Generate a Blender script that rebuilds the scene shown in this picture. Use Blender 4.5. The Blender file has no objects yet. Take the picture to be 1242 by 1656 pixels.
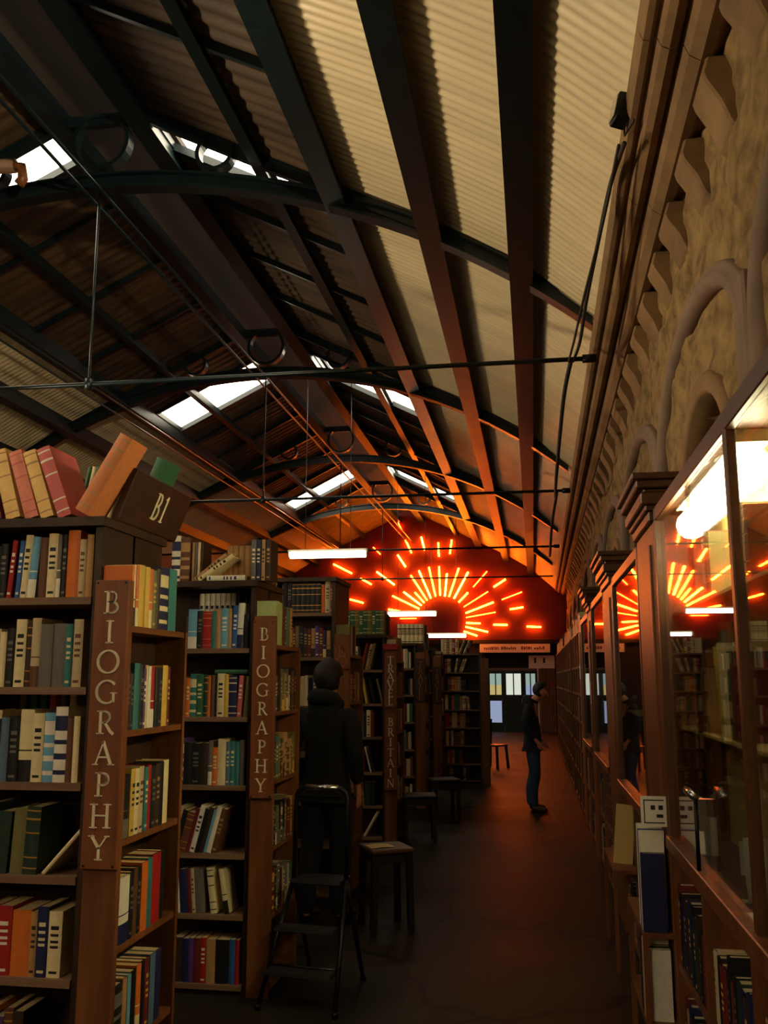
import bpy, bmesh, math, random
from mathutils import Vector, Matrix, Euler
random.seed(7)
R = math.radians
SC = bpy.context.scene
COL = SC.collection

# ------------------------------------------------------------------ camera
cam = bpy.data.cameras.new('camera'); camo = bpy.data.objects.new('camera', cam); COL.objects.link(camo)
cam.sensor_fit = 'VERTICAL'; cam.sensor_height = 36.0; cam.lens = 36.0 * 1507 / 1656
cam.clip_start = 0.05; cam.clip_end = 200
camo.location = (0, 0, 1.75)
camo.rotation_euler = (R(90 + 10.1576), 0, R(8.9823))
SC.camera = camo
# ------------------------------------------------------------------ world (bright overcast sky, seen through the roof lights)
W = bpy.data.worlds.new('sky'); SC.world = W; W.use_nodes = True
W.node_tree.nodes['Background'].inputs[0].default_value = (1.0, 0.88, 0.66, 1)
W.node_tree.nodes['Background'].inputs[1].default_value = 9.0
# ------------------------------------------------------------------ exposure and lamp strengths
SC.view_settings.view_transform = 'Standard'
SC.view_settings.look = 'None'
SC.view_settings.gamma = 1.0
SC.view_settings.use_curve_mapping = False
SC.view_settings.exposure = 0.0
TUBE_VIS = 9.0        # fluorescent tubes in view
FILL_LEFT = 8.5       # added fill tubes over the shelves left of the picture
FILL_REAR = 38.0      # added fill tubes behind the photographer
NEON = 92.0
CASE_LIGHT = 55.0
DOOR_LIGHT = 0.5
FILL_FLOOD = 720.0         # added floodlights out of view, washing the roof and the stone wall

# ------------------------------------------------------------------ materials
def lin(c):
    return tuple(((v / 255) / 12.92 if v / 255 <= 0.04045 else ((v / 255 + 0.055) / 1.055) ** 2.4) for v in c)
MATS = {}
def mat(name, rgb, rough=0.6, metal=0.0, var=0.0, scale=(6, 6, 6), bump=0.0, bscale=None, rgb2=None, spec=0.4, detail=4):
    if name in MATS: return MATS[name]
    m = bpy.data.materials.new(name); m.use_nodes = True
    nt = m.node_tree; b = nt.nodes['Principled BSDF']
    c = lin(rgb)
    b.inputs['Base Color'].default_value = (*c, 1); b.inputs['Roughness'].default_value = rough
    b.inputs['Metallic'].default_value = metal; b.inputs['Specular IOR Level'].default_value = spec
    if var or rgb2 or bump:
        tc = nt.nodes.new('ShaderNodeTexCoord'); mp = nt.nodes.new('ShaderNodeMapping')
        mp.inputs['Scale'].default_value = scale
        nt.links.new(tc.outputs['Object'], mp.inputs[0])
        nz = nt.nodes.new('ShaderNodeTexNoise'); nz.inputs['Scale'].default_value = 1.0
        nz.inputs['Detail'].default_value = detail; nz.inputs['Roughness'].default_value = 0.6
        nt.links.new(mp.outputs[0], nz.inputs['Vector'])
        if var or rgb2:
            rp = nt.nodes.new('ShaderNodeValToRGB')
            c2 = lin(rgb2) if rgb2 else tuple(v * (1 - var) for v in c)
            c1 = c if rgb2 else tuple(min(1, v * (1 + var)) for v in c)
            rp.color_ramp.elements[0].position = 0.33; rp.color_ramp.elements[1].position = 0.67
            rp.color_ramp.elements[0].color = (*c2, 1); rp.color_ramp.elements[1].color = (*c1, 1)
            nt.links.new(nz.outputs[0], rp.inputs[0]); nt.links.new(rp.outputs[0], b.inputs['Base Color'])
        if bump:
            bp = nt.nodes.new('ShaderNodeBump'); bp.inputs['Strength'].default_value = bump; bp.inputs['Distance'].default_value = 0.02
            nt.links.new(nz.outputs[0], bp.inputs['Height']); nt.links.new(bp.outputs[0], b.inputs['Normal'])
    MATS[name] = m
    return m
def emis(name, rgb, strength):
    if name in MATS: return MATS[name]
    m = bpy.data.materials.new(name); m.use_nodes = True
    nt = m.node_tree; nt.nodes.remove(nt.nodes['Principled BSDF'])
    e = nt.nodes.new('ShaderNodeEmission'); e.inputs[0].default_value = (*rgb, 1); e.inputs[1].default_value = strength
    nt.links.new(e.outputs[0], nt.nodes['Material Output'].inputs[0])
    MATS[name] = m
    return m
def glassmat(name, tint=(0.96, 0.97, 0.94), base=0.05, gain=1.0):
    m = bpy.data.materials.new(name); m.use_nodes = True
    nt = m.node_tree; nt.nodes.remove(nt.nodes['Principled BSDF'])
    lw = nt.nodes.new('ShaderNodeLayerWeight'); lw.inputs[0].default_value = 0.5
    pw = nt.nodes.new('ShaderNodeMath'); pw.operation = 'POWER'; pw.inputs[1].default_value = 4.0
    nt.links.new(lw.outputs['Facing'], pw.inputs[0])
    ma = nt.nodes.new('ShaderNodeMath'); ma.operation = 'MULTIPLY_ADD'; ma.inputs[1].default_value = (1 - base) * gain; ma.inputs[2].default_value = base
    nt.links.new(pw.outputs[0], ma.inputs[0])
    t = nt.nodes.new('ShaderNodeBsdfTransparent'); t.inputs[0].default_value = (*tint, 1)
    g = nt.nodes.new('ShaderNodeBsdfGlossy'); g.inputs['Roughness'].default_value = 0.015
    mx = nt.nodes.new('ShaderNodeMixShader')
    nt.links.new(ma.outputs[0], mx.inputs[0]); nt.links.new(t.outputs[0], mx.inputs[1]); nt.links.new(g.outputs[0], mx.inputs[2])
    nt.links.new(mx.outputs[0], nt.nodes['Material Output'].inputs[0])
    MATS[name] = m
    return m
M_iron = mat('iron_green', (11, 24, 26), 0.36, 0.0, 0.25, (9, 9, 9))
M_cream = mat('cream_paint', (214, 196, 156), 0.36, 0, 0.10, (0.5, 6, 1), spec=0.6)
M_board = mat('brown_roof', (84, 62, 38), 0.65, 0, 0.0, (1.0, 7, 2), rgb2=(50, 36, 22))
M_ridge = mat('ridge_board', (34, 25, 18), 0.8)
M_stone = mat('rubble_stone', (150, 122, 76), 0.9, 0, 0, (3.5, 5.5, 9), 0.9, rgb2=(92, 70, 40), detail=9)
M_ashlar = mat('dressed_stone', (140, 108, 70), 0.75, 0, 0, (3, 2, 3), 0.25, rgb2=(104, 78, 50), detail=6)
M_ashlar_grey = mat('grey_stone', (122, 100, 84), 0.8, 0, 0.12, (5, 5, 5), 0.25)
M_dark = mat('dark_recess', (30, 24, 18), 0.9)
M_wood = mat('pine_wood', (128, 78, 40), 0.45, 0, 0, (14, 14, 1.2), 0.05, rgb2=(92, 52, 24))
M_wood_red = mat('mahogany_trim', (84, 52, 30), 0.4, 0, 0.2, (12, 2, 12))
M_shelfedge = mat('shelf_wood', (134, 104, 78), 0.55, 0, 0, (2, 10, 20), rgb2=(104, 76, 54))
M_case = mat('case_wood', (60, 36, 20), 0.5, 0, 0, (10, 10, 1.5), rgb2=(40, 24, 14))
M_sign = mat('sign_wood', (136, 78, 42), 0.5, 0, 0, (16, 16, 1.5), rgb2=(108, 58, 30))
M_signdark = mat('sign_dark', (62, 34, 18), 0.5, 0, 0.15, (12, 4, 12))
M_letter = mat('letter_paint', (236, 220, 186), 0.6)
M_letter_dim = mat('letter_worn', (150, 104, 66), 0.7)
M_red = mat('red_wall', (92, 20, 15), 0.7, 0, 0.12, (0.8, 0.8, 0.8))
M_plaster = mat('side_plaster', (110, 84, 56), 0.85, 0, 0.15, (1, 1, 1))
M_black = mat('black_metal', (16, 16, 17), 0.38, 0.3)
M_blackwood = mat('black_wood', (34, 22, 15), 0.4, 0, 0.2, (8, 8, 2))
M_chrome = mat('chrome', (190, 190, 190), 0.22, 1.0)
M_steel = mat('worn_steel', (110, 112, 112), 0.35, 0.9)
M_page = mat('page_edges', (214, 190, 140), 0.85, 0, 0.08, (4, 200, 4))
M_paper = mat('paper', (226, 218, 200), 0.8)
M_pinkpaper = mat('pink_paper', (206, 168, 172), 0.8)
M_ink = mat('ink', (40, 34, 34), 0.8)
M_rope = mat('cable_sheath', (44, 36, 28), 0.7)
M_white = mat('white_paint', (220, 212, 190), 0.6)
M_green = mat('green_door', (18, 44, 36), 0.5)
M_skin = mat('skin', (196, 132, 100), 0.55)
M_hair = mat('hair', (30, 20, 14), 0.6)
M_coat = mat('black_cloth', (20, 20, 22), 0.9)
M_jeans = mat('denim', (44, 62, 92), 0.85, 0, 0.15, (20, 20, 20))
M_jacket = mat('navy_cloth', (26, 30, 38), 0.85)
M_shoe = mat('brown_leather', (62, 46, 36), 0.5)
M_gold = mat('gilt', (190, 140, 60), 0.4, 0.4)
M_linen = mat('yellow_lining', (206, 176, 104), 0.7)
M_glass = glassmat('showcase_glass')
M_tube = emis('tube_in_view', (1.0, 0.86, 0.62), TUBE_VIS)
M_fill_l = emis('fill_tube_left', (1.0, 0.80, 0.50), FILL_LEFT)
M_fill_r = emis('fill_tube_rear', (1.0, 0.76, 0.43), FILL_REAR)
M_caselamp = emis('case_lamp', (1.0, 0.88, 0.55), CASE_LIGHT)
M_neonA = emis('neon_amber', (1.0, 0.16, 0.006), NEON)
M_neonB = emis('neon_gold', (1.0, 0.21, 0.010), NEON * 1.2)
M_neonC = emis('neon_red', (1.0, 0.045, 0.004), NEON * 0.6)
M_fill_flood = emis('fill_flood', (1, .8, .5), 8.0)
M_floodglass = mat('flood_glass', (190, 180, 160), 0.1, 0.6)

def floor_mat():
    m = bpy.data.materials.new('worn_floor'); m.use_nodes = True
    nt = m.node_tree; b = nt.nodes['Principled BSDF']
    b.inputs['Specular IOR Level'].default_value = .06
    tc = nt.nodes.new('ShaderNodeTexCoord')
    n1 = nt.nodes.new('ShaderNodeTexNoise'); n1.inputs['Scale'].default_value = 1.3; n1.inputs['Detail'].default_value = 8
    nt.links.new(tc.outputs['Object'], n1.inputs['Vector'])
    r = nt.nodes.new('ShaderNodeValToRGB')
    r.color_ramp.elements[0].position = .35; r.color_ramp.elements[0].color = (*lin((28, 25, 19)), 1)
    r.color_ramp.elements[1].position = .65; r.color_ramp.elements[1].color = (*lin((46, 41, 31)), 1)
    nt.links.new(n1.outputs[0], r.inputs[0])
    # worn cracks between the old screed fields
    v = nt.nodes.new('ShaderNodeTexVoronoi'); v.feature = 'DISTANCE_TO_EDGE'; v.inputs['Scale'].default_value = 0.55
    n2 = nt.nodes.new('ShaderNodeTexNoise'); n2.inputs['Scale'].default_value = 2.2; n2.inputs['Detail'].default_value = 6
    nt.links.new(tc.outputs['Object'], n2.inputs['Vector'])
    ad = nt.nodes.new('ShaderNodeMixRGB'); ad.blend_type = 'ADD'; ad.inputs[0].default_value = 0.5
    nt.links.new(tc.outputs['Object'], ad.inputs[1]); nt.links.new(n2.outputs['Color'], ad.inputs[2])
    nt.links.new(ad.outputs[0], v.inputs['Vector'])
    cr = nt.nodes.new('ShaderNodeValToRGB'); cr.color_ramp.elements[0].position = 0.004; cr.color_ramp.elements[1].position = 0.014
    cr.color_ramp.elements[0].color = (.35, .35, .35, 1)
    nt.links.new(v.outputs['Distance'], cr.inputs[0])
    mu = nt.nodes.new('ShaderNodeMixRGB'); mu.blend_type = 'MULTIPLY'; mu.inputs[0].default_value = 1
    nt.links.new(r.outputs[0], mu.inputs[1]); nt.links.new(cr.outputs[0], mu.inputs[2])
    nt.links.new(mu.outputs[0], b.inputs['Base Color'])
    rr = nt.nodes.new('ShaderNodeMapRange'); rr.inputs[3].default_value = 0.38; rr.inputs[4].default_value = 0.66
    nt.links.new(n1.outputs[0], rr.inputs[0]); nt.links.new(rr.outputs[0], b.inputs['Roughness'])
    bp = nt.nodes.new('ShaderNodeBump'); bp.inputs['Strength'].default_value = .25; bp.inputs['Distance'].default_value = .02
    nt.links.new(n2.outputs[0], bp.inputs['Height']); nt.links.new(bp.outputs[0], b.inputs['Normal'])
    return m
M_floor = floor_mat()

# ------------------------------------------------------------------ mesh builder
class MB:
    def __init__(s): s.v = []; s.f = []; s.m = []; s.sm = []
    def add(s, vs, fs, mi=0, smooth=False):
        o = len(s.v); s.v += [tuple(p) for p in vs]
        for f in fs: s.f.append([i + o for i in f]); s.m.append(mi); s.sm.append(smooth)
        return s
    def box(s, x0, x1, y0, y1, z0, z1, mi=0, rot=None, piv=None):
        vs = [Vector((x, y, z)) for z in (z0, z1) for y in (y0, y1) for x in (x0, x1)]
        if rot is not None:
            M = Euler(rot).to_matrix(); p = Vector(piv) if piv else Vector(((x0 + x1) / 2, (y0 + y1) / 2, (z0 + z1) / 2))
            vs = [M @ (v - p) + p for v in vs]
        return s.add(vs, [(0, 2, 3, 1), (4, 5, 7, 6), (0, 1, 5, 4), (2, 6, 7, 3), (0, 4, 6, 2), (1, 3, 7, 5)], mi)
    def bar(s, a, b, w, h, up=(0, 0, 1), mi=0):
        a = Vector(a); b = Vector(b); d = (b - a).normalized(); up = Vector(up)
        x = d.cross(up).normalized(); u = x.cross(d)
        vs = []
        for p in (a, b):
            for i, j in ((-1, -1), (1, -1), (1, 1), (-1, 1)): vs.append(p + x * (i * w / 2) + u * (j * h / 2))
        return s.add(vs, [(3, 2, 1, 0), (4, 5, 6, 7), (0, 1, 5, 4), (1, 2, 6, 5), (2, 3, 7, 6), (3, 0, 4, 7)], mi)
    def tube(s, pts, r, n=8, mi=0, closed=False, caps=True, smooth=True):
        pts = [Vector(p) for p in pts]; k = len(pts); vs = []
        rs = r if isinstance(r, (list, tuple)) else [r] * k
        ref = None
        for i, p in enumerate(pts):
            a = pts[i - 1] if (i > 0 or closed) else p
            b = pts[(i + 1) % k] if (i < k - 1 or closed) else p
            d = (b - a).normalized()
            if ref is None: ref = Vector((0, 0, 1)) if abs(d.z) < .9 else Vector((1, 0, 0))
            x = d.cross(ref)
            if x.length < 1e-5: x = d.cross(Vector((0.3, 1, 0.2)))
            x.normalize(); u = x.cross(d).normalized(); ref = u
            for j in range(n):
                t = 2 * math.pi * j / n; vs.append(p + (x * math.cos(t) + u * math.sin(t)) * rs[i])
        fs = []
        for i in range(k if closed else k - 1):
            for j in range(n):
                a = i * n + j; b = i * n + (j + 1) % n; c = ((i + 1) % k) * n
                fs.append((a, b, c + (j + 1) % n, c + j))
        if caps and not closed: fs += [tuple(range(n))[::-1], tuple(range((k - 1) * n, k * n))]
        return s.add(vs, fs, mi, smooth)
    def prism(s, poly, y0, y1, axis='y', mi=0, smooth=False):
        n = len(poly); vs = []
        for y in (y0, y1):
            for a, b in poly:
                vs.append({'y': (a, y, b), 'x': (y, a, b), 'z': (a, b, y)}[axis])
        fs = [tuple(range(n)), tuple(range(2 * n - 1, n - 1, -1))]
        s.add(vs, fs, mi)
        o = len(s.v) - 2 * n
        for i in range(n):
            j = (i + 1) % n
            s.f.append([o + i, o + n + i, o + n + j, o + j]); s.m.append(mi); s.sm.append(smooth)
        return s
    def lathe(s, prof, n=12, c=(0, 0, 0), mi=0):
        vs = []; fs = []
        for r, z in prof:
            for j in range(n):
                t = 2 * math.pi * j / n; vs.append((c[0] + r * math.cos(t), c[1] + r * math.sin(t), c[2] + z))
        for i in range(len(prof) - 1):
            for j in range(n):
                a = i * n + j; b = i * n + (j + 1) % n; fs.append((a, b, b + n, a + n))
        fs += [tuple(range(n))[::-1], tuple(range((len(prof) - 1) * n, len(prof) * n))]
        return s.add(vs, fs, mi, True)
    def build(s, name, mats, parent=None, bevel=0, loc=None, rot=None, fix=True):
        me = bpy.data.meshes.new(name); me.from_pydata(s.v, [], s.f)
        if not isinstance(mats, (list, tuple)): mats = [mats]
        for m in mats: me.materials.append(m)
        me.polygons.foreach_set('material_index', s.m); me.polygons.foreach_set('use_smooth', s.sm)
        if fix:
            bm = bmesh.new(); bm.from_mesh(me); bmesh.ops.recalc_face_normals(bm, faces=bm.faces)
            if bevel: bmesh.ops.bevel(bm, geom=[e for e in bm.edges if e.calc_face_angle(0) > .6], offset=bevel, segments=1, affect='EDGES')
            bm.to_mesh(me); bm.free()
        me.update()
        o = bpy.data.objects.new(name, me); COL.objects.link(o)
        if parent: o.parent = parent
        if loc: o.location = loc
        if rot: o.rotation_euler = rot
        return o

USED = {}
def tag(o, label, cat, group=None):
    w = len(label.split()); assert 4 <= w <= 17, (w, label)
    o['label'] = label; o['category'] = cat
    if group: o['group'] = group
    USED[label] = USED.get(label, 0) + 1
    return o
def thing(name, label, cat, loc=(0, 0, 0), rotz=0, group=None):
    o = bpy.data.objects.new(name, None); COL.objects.link(o); o.empty_display_size = .1
    o.location = loc; o.rotation_euler = (0, 0, rotz)
    return tag(o, label, cat, group)
def struct(o):
    o['kind'] = 'structure'; return o
def sempty(name, loc=(0, 0, 0), rotz=0):
    o = bpy.data.objects.new(name, None); COL.objects.link(o); o.location = loc; o.rotation_euler = (0, 0, rotz); return struct(o)

# ================================================================== SETTING
YB, YE = -7.0, 31.9           # rear and far walls
XC = -4.12                    # ridge line
ROOF_R = [(0.585, 4.66), (-0.01, 5.22), (-0.82, 5.70), (-1.72, 6.15), (-3.70, 7.15)]
LIFT = 0.23
def mir(x): return 2 * XC - x
struct(MB().box(-9.3, 2.2, YB - .2, 36.0, -.2, 0).build('floor', M_floor))
struct(MB().box(-9.3, -8.95, YB, 36, 0, 5.1).build('wall_left', M_plaster))
struct(MB().box(-9.3, 2.2, YB - .2, YB, 0, 8.2).build('wall_front', M_plaster))
RW = R(-0.45)                 # the stone wall runs slightly off the roof line
# ---- right stone wall, a displaced rubble face with arched recesses
from mathutils import noise as NZ
ARCH_C = [5.3 + 3.0 * k for k in range(-1, 9)]
def wall_right():
    ny, nz = 620, 92; y0, y1, z0, z1 = YB, 36.0, 0.0, 5.3
    ys = []
    # finer towards the near part
    for i in range(ny + 1):
        t = i / ny; ys.append(y0 + (y1 - y0) * (0.35 * t + 0.65 * t ** 1.6))
    vs = []; fs = []
    for i in range(ny + 1):
        y = ys[i]
        for j in range(nz + 1):
            z = z0 + (z1 - z0) * j / nz
            p = Vector((y * 2.6, z * 5.2, 1.0))
            d = NZ.fractal(p, 0.9, 2.1, 4) * 0.018 + (NZ.cell(Vector((y * 2.2 + NZ.noise(p * .7) * .6, z * 6 + NZ.noise(p * .5) * .5, 0))) - .5) * 0.022
            x = 0.93 + d
            for c in ARCH_C:
                if abs(y - c + .15) < .78:
                    zz = 2.6 + .66 * math.sqrt(max(0, 1 - ((y - c + .15) / .78) ** 2))
                    if z < zz: x = 1.22
            vs.append((x, y, z))
    for i in range(ny):
        for j in range(nz):
            a = i * (nz + 1) + j; fs.append((a, a + nz + 1, a + nz + 2, a + 1))
    mb = MB(); mb.add(vs, fs, 0, False)
    mb.box(1.5, 1.7, YB, 36, 0, 5.3)
    o = mb.build('wall_right', M_stone, fix=False); o.rotation_euler = (0, 0, RW); return struct(o)
wall_right()
# ---- cornice along the top of the stone wall
tr = sempty('trim_1', (0, 0, 0), RW)
prof = [(0.535, 4.80), (0.535, 4.70), (0.55, 4.66), (0.58, 4.655), (0.60, 4.67), (0.615, 4.66), (0.63, 4.62), (0.665, 4.60), (0.70, 4.61), (0.715, 4.635), (0.73, 4.61), (0.75, 4.56), (0.80, 4.525), (0.85, 4.53), (0.875, 4.56), (0.90, 4.56), (0.95, 4.50), (1.0, 4.80)]
y = YB; k = 0
while y < YE:
    L = 1.55 + .25 * math.sin(k * 2.3)
    MB().prism(prof, y + .004, min(y + L - .004, YE)).build('cornice_block', M_ashlar, tr)
    y += L; k += 1
MB().box(.6, 1.4, YB, YE, 4.75, 5.3).build('wall_plate', M_ashlar, tr)
for k in range(-1, 38):
    yy = 3.3 + .66 * k; h = .30 + .05 * math.sin(k * 1.7); w = .17 + .03 * math.sin(k * 2.9)
    MB().prism([(.96, 4.52), (.815, 4.52), (.79, 4.44), (.80, 4.40), (.86, 4.36 - h * .2), (.90, 4.30 - h * .35), (.96, 4.22 - h * .3)], yy, yy + w * 1.5).build('corbel', M_ashlar, tr, bevel=.012)
# ---- hood moulds over the arched recesses
def sweep_arch(c, hw, rise, zs, zleg, prof, near_leg=True):
    """profile (offset outwards, x) swept up one leg, round the arch and down the other"""
    path = [(c - hw, zleg, -1, 0)] + [(c - hw, zs, -1, 0)]
    n = 20
    for i in range(1, n):
        t = math.pi * i / n; path.append((c - hw * math.cos(t), zs + rise * math.sin(t), -math.cos(t), math.sin(t) * 1.2))
    path += [(c + hw, zs, 1, 0), (c + hw, zleg, 1, 0)]
    vs = []; fs = []; k = len(prof)
    for (y, z, ny, nz_) in path:
        l = math.hypot(ny, nz_)
        for (o, x) in prof: vs.append((x, y + ny / l * o, z + nz_ / l * o))
    for i in range(len(path) - 1):
        for j in range(k):
            a = i * k + j; b = i * k + (j + 1) % k; fs.append((a, b, b + k, a + k))
    fs += [tuple(range(k)), tuple(range((len(path) - 1) * k, len(path) * k))]
    return vs, fs
hood = [(0, .99), (0, .90), (.015, .865), (.05, .85), (.085, .86), (.10, .885), (.12, .88), (.135, .90), (.135, .99)]
ring = [(0, 1.2), (0, .90), (.02, .885), (.10, .885), (.12, .905), (.12, 1.0)]
for i, c in enumerate(ARCH_C):
    t = sempty('trim_%d' % (i + 2), (0, 0, 0), RW)
    vs, fs = sweep_arch(c, 1.36, .60, 3.14, 2.2, hood)
    MB().add(vs, fs, 0, True).build('hood_mould', M_ashlar_grey, t)
    MB().box(.86, .98, c - 1.50, c - 1.30, 2.2, 3.42).build('respond', M_ashlar_grey, t, bevel=.012)
    vs, fs = sweep_arch(c - .15, .76, .66, 2.6, 2.2, ring)
    MB().add(vs, fs, 0, True).build('niche_surround', M_ashlar, t)

# ---- ceiling: corrugated cream panels low down, brown boards to the ridge, openings for the roof lights
SKY = [(-5.2, -4.0), (0.9, 1.9), (7.95, 8.7), (15.1, 16.35), (23.8, 25.0)]
ceil = sempty('ceiling')
def corrugated(pts, ya, yb, period, amp):
    n = max(8, int((yb - ya) / period * 6)); vs = []; fs = []; k = len(pts)
    for i in range(n + 1):
        y = ya + (yb - ya) * i / n; w = amp * math.sin(2 * math.pi * y / period)
        for (x, z) in pts: vs.append((x, y, z + w))
        for (x, z) in pts: vs.append((x, y, z + w + .012))
    q = 2 * k
    for i in range(n):
        for j in range(k - 1):
            a = i * q + j; fs.append((a, a + 1, a + 1 + q, a + q))
            a += k; fs.append((a, a + q, a + 1 + q, a + 1))
    return MB().add(vs, fs, 0, True)
up = lambda p: (p[0], p[1] + LIFT)
mr = lambda p: (mir(p[0]), p[1])
ext = (0.95, 4.72)
for side in (0, 1):
    q = (lambda p: mr(up(p))) if side else up
    for a, b in ((ROOF_R[0], ROOF_R[1]), (ROOF_R[1], ROOF_R[2]), (ROOF_R[2], ROOF_R[3])):
        if a is ROOF_R[0]: a = (0.9, 4.40)
        corrugated([q(a), q(b)], YB, YE, .098, .008).build('corrugated_panel', M_cream, ceil, fix=False)
    ya = YB
    for (s0, s1) in SKY + [(YE, YE)]:
        if s0 > ya: corrugated([q(ROOF_R[3]), q(ROOF_R[4])], ya, s0, .19, .012).build('roof_boards', M_board, ceil, fix=False)
        ya = s1
MB().prism([(-3.60, 7.43), (XC, 7.62), (mir(-3.60), 7.43), (mir(-3.60), 7.50), (XC, 7.70), (-3.60, 7.50)], YB, YE).build('ridge_boards', M_ridge, ceil)
MB().box(.56, 2.2, YB - .2, 36, 5.02, 5.14).build('gap_cover', M_dark, ceil)  # cover strip added over the eaves gap to keep the sky out
# roof lights: glazing bars and panes
wn = 0
for (s0, s1) in SKY:
    for side in (0, 1):
        wn += 1
        q = mr if side else (lambda p: p)
        w = sempty('window_%d' % wn)
        P0 = Vector((ROOF_R[3][0], 0, ROOF_R[3][1] + LIFT)); P1 = Vector((ROOF_R[4][0], 0, ROOF_R[4][1] + LIFT))
        fr = MB()
        def pt(t, y, dz=0):
            p = P0.lerp(P1, t); x = mir(p.x) if side else p.x; return (x, y, p.z + dz)
        for yy in (s0 + .03, s1 - .03): fr.bar(pt(0, yy), pt(1, yy), .06, .08)
        for t in (.02, .36, .98): fr.bar(pt(t, s0), pt(t, s1), .06, .08)
        fr.build('glazing_frame', M_iron, w)
        L = bpy.data.lights.new('roof_light_portal', 'AREA'); L.shape = 'RECTANGLE'; L.cycles.is_portal = True
        L.size = (P1 - P0).length; L.size_y = s1 - s0
        c = Vector(pt(.5, (s0 + s1) / 2, .02)); dv = (Vector(pt(1, 0)) - Vector(pt(0, 0))).normalized()
        n_ = dv.cross(Vector((0, 1, 0)));  n_ = n_ if n_.z > 0 else -n_
        lo = bpy.data.objects.new('roof_light_portal', L); COL.objects.link(lo); lo.parent = w
        lo.matrix_world = Matrix((( dv.x, n_.cross(dv).x, n_.x, c.x), (dv.y, n_.cross(dv).y, n_.y, c.y), (dv.z, n_.cross(dv).z, n_.z, c.z), (0, 0, 0, 1)))

# ---- neon wall and what is beyond
def wall_back():
    prof = [(-9, 3.05), (2, 3.05), (2, 5.1), (.585, 5.1)] + [(x, z + LIFT + .1) for x, z in ROOF_R[1:]] + [(XC, 7.75)] + [(mir(x), z + LIFT + .1) for x, z in ROOF_R[::-1]] + [(-9, 4.9)]
    return struct(MB().prism(prof, YE, YE + .25).build('wall_back', M_red))
wall_back()
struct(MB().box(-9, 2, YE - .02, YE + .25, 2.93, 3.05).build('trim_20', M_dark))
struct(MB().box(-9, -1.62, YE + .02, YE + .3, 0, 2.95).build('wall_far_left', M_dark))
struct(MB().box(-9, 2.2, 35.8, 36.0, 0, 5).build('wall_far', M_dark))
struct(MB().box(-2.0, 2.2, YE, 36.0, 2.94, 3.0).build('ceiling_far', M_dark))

# ================================================================== ROOF IRONWORK
RIBS = [8.0, 13.9, 19.9, 25.8]
RIBNAME = ['nearest to the photographer', 'second from the front', 'third from the front', 'nearest to the red neon wall']
ARC_R, CROWN = 7.35, 6.52
def arch_pts(r, n=40, x0=0.60):
    out = []
    for i in range(n + 1):
        x = x0 + (mir(x0) - x0) * i / n
        out.append((x, CROWN - ARC_R + math.sqrt(max(0, ARC_R ** 2 - (x - XC) ** 2)) + r))
    return out
for k, Y in enumerate(RIBS):
    t = thing('roof_truss', 'dark green arched iron roof truss, ' + RIBNAME[k], 'roof truss', (0, Y, 0), 0, 'arched roof trusses')
    lo = arch_pts(0); hi = arch_pts(.145); mb = MB()
    mb.prism(lo + hi[::-1], -.02, .02)
    for (o0, o1) in ((-.012, .012), (.133, .155)):
        a = arch_pts(o0); b = arch_pts(o1); mb.prism(a + b[::-1], -.075, .075)
    mb.build('arch', M_iron, t)
    rf = MB()
    for s in (0, 1):
        q = mr if s else (lambda p: p)
        for a, b in zip(ROOF_R[2:-1], ROOF_R[3:]):
            a = q(a); b = q(b); rf.bar((a[0], 0, a[1] + .15), (b[0], 0, b[1] + .15), .07, .12)
    rf.bar((-3.66, 0, 7.28), (mir(-3.66), 0, 7.28), .07, .12)
    rf.build('rafter', M_iron, t)
    for (x, z, r) in ((XC, 7.03, .29), (-2.93, 6.80, .18), (mir(-2.93), 6.80, .18)):
        ringb = MB(); n = 28
        for i in range(n):
            a0, a1 = 2 * math.pi * i / n, 2 * math.pi * (i + 1) / n
            pts = []
            for rr in (r - .025, r + .015):
                for aa in (a0, a1): pts.append((x + rr * math.cos(aa), z + rr * math.sin(aa)))
            ringb.prism([pts[0], pts[1], pts[3], pts[2]], -.06, .06)
        ringb.build('ring', M_iron, t)
    tz = 4.52
    MB().tube([(.60, 0, tz), (mir(.6), 0, tz)], .022, 8).build('tie_rod', M_iron, t)
    MB().tube([(XC, 0, tz - .02), (XC, 0, CROWN)], .013, 6).tube([(XC, 0, tz - .05), (XC, 0, tz + .05)], .04, 8).build('king_rod', M_iron, t)
    if k < 3:
        for s in (-1, 1):
            MB().tube([(.62, 0, tz + .0), (.50, 0, tz)], .04, 8).build('rod_shoe', M_black, t) if s > 0 else None
PUR = [('nearest the stone wall', (-.01, 5.22)), ('second from the stone wall', (-.82, 5.70)), ('dividing cream panels from brown boards on the right', (-1.72, 6.15)),
       ('halfway up the brown boards on the right', (-2.50, 6.545)), ('right of the ridge', (-3.70, 7.15)), ('left of the ridge', (mir(-3.70), 7.15)),
       ('halfway up the brown boards on the left', (mir(-2.50), 6.545)), ('dividing cream panels from brown boards on the left', (mir(-1.72), 6.15)),
       ('second from the left wall', (mir(-.82), 5.70)), ('nearest the left wall', (mir(.03), 5.22))]
for i, (w, (x, z)) in enumerate(PUR):
    t = thing('purlin', 'dark green iron purlin ' + w, 'purlin', (x, 0, z), 0, 'roof purlins')
    big = i not in (3, 6)
    wd = .165 if big else .09; h = .22 if big else .12; zo = 0 if big else .09
    MB().box(-wd * .32, wd * .32, YB, YE, zo, zo + h).build('web', M_iron, t)
    MB().box(-wd * .62, wd * .62, YB, YE, zo - .02, zo + .012).build('flange', M_iron, t)
    if i == 7:
        MB().tube([(.22, YB, -.16), (.22, YE, -.16)], .018, 6).tube([(.13, YB, -.28), (.13, YE, -.28)], .014, 6).build('rod', M_iron, t)
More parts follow.
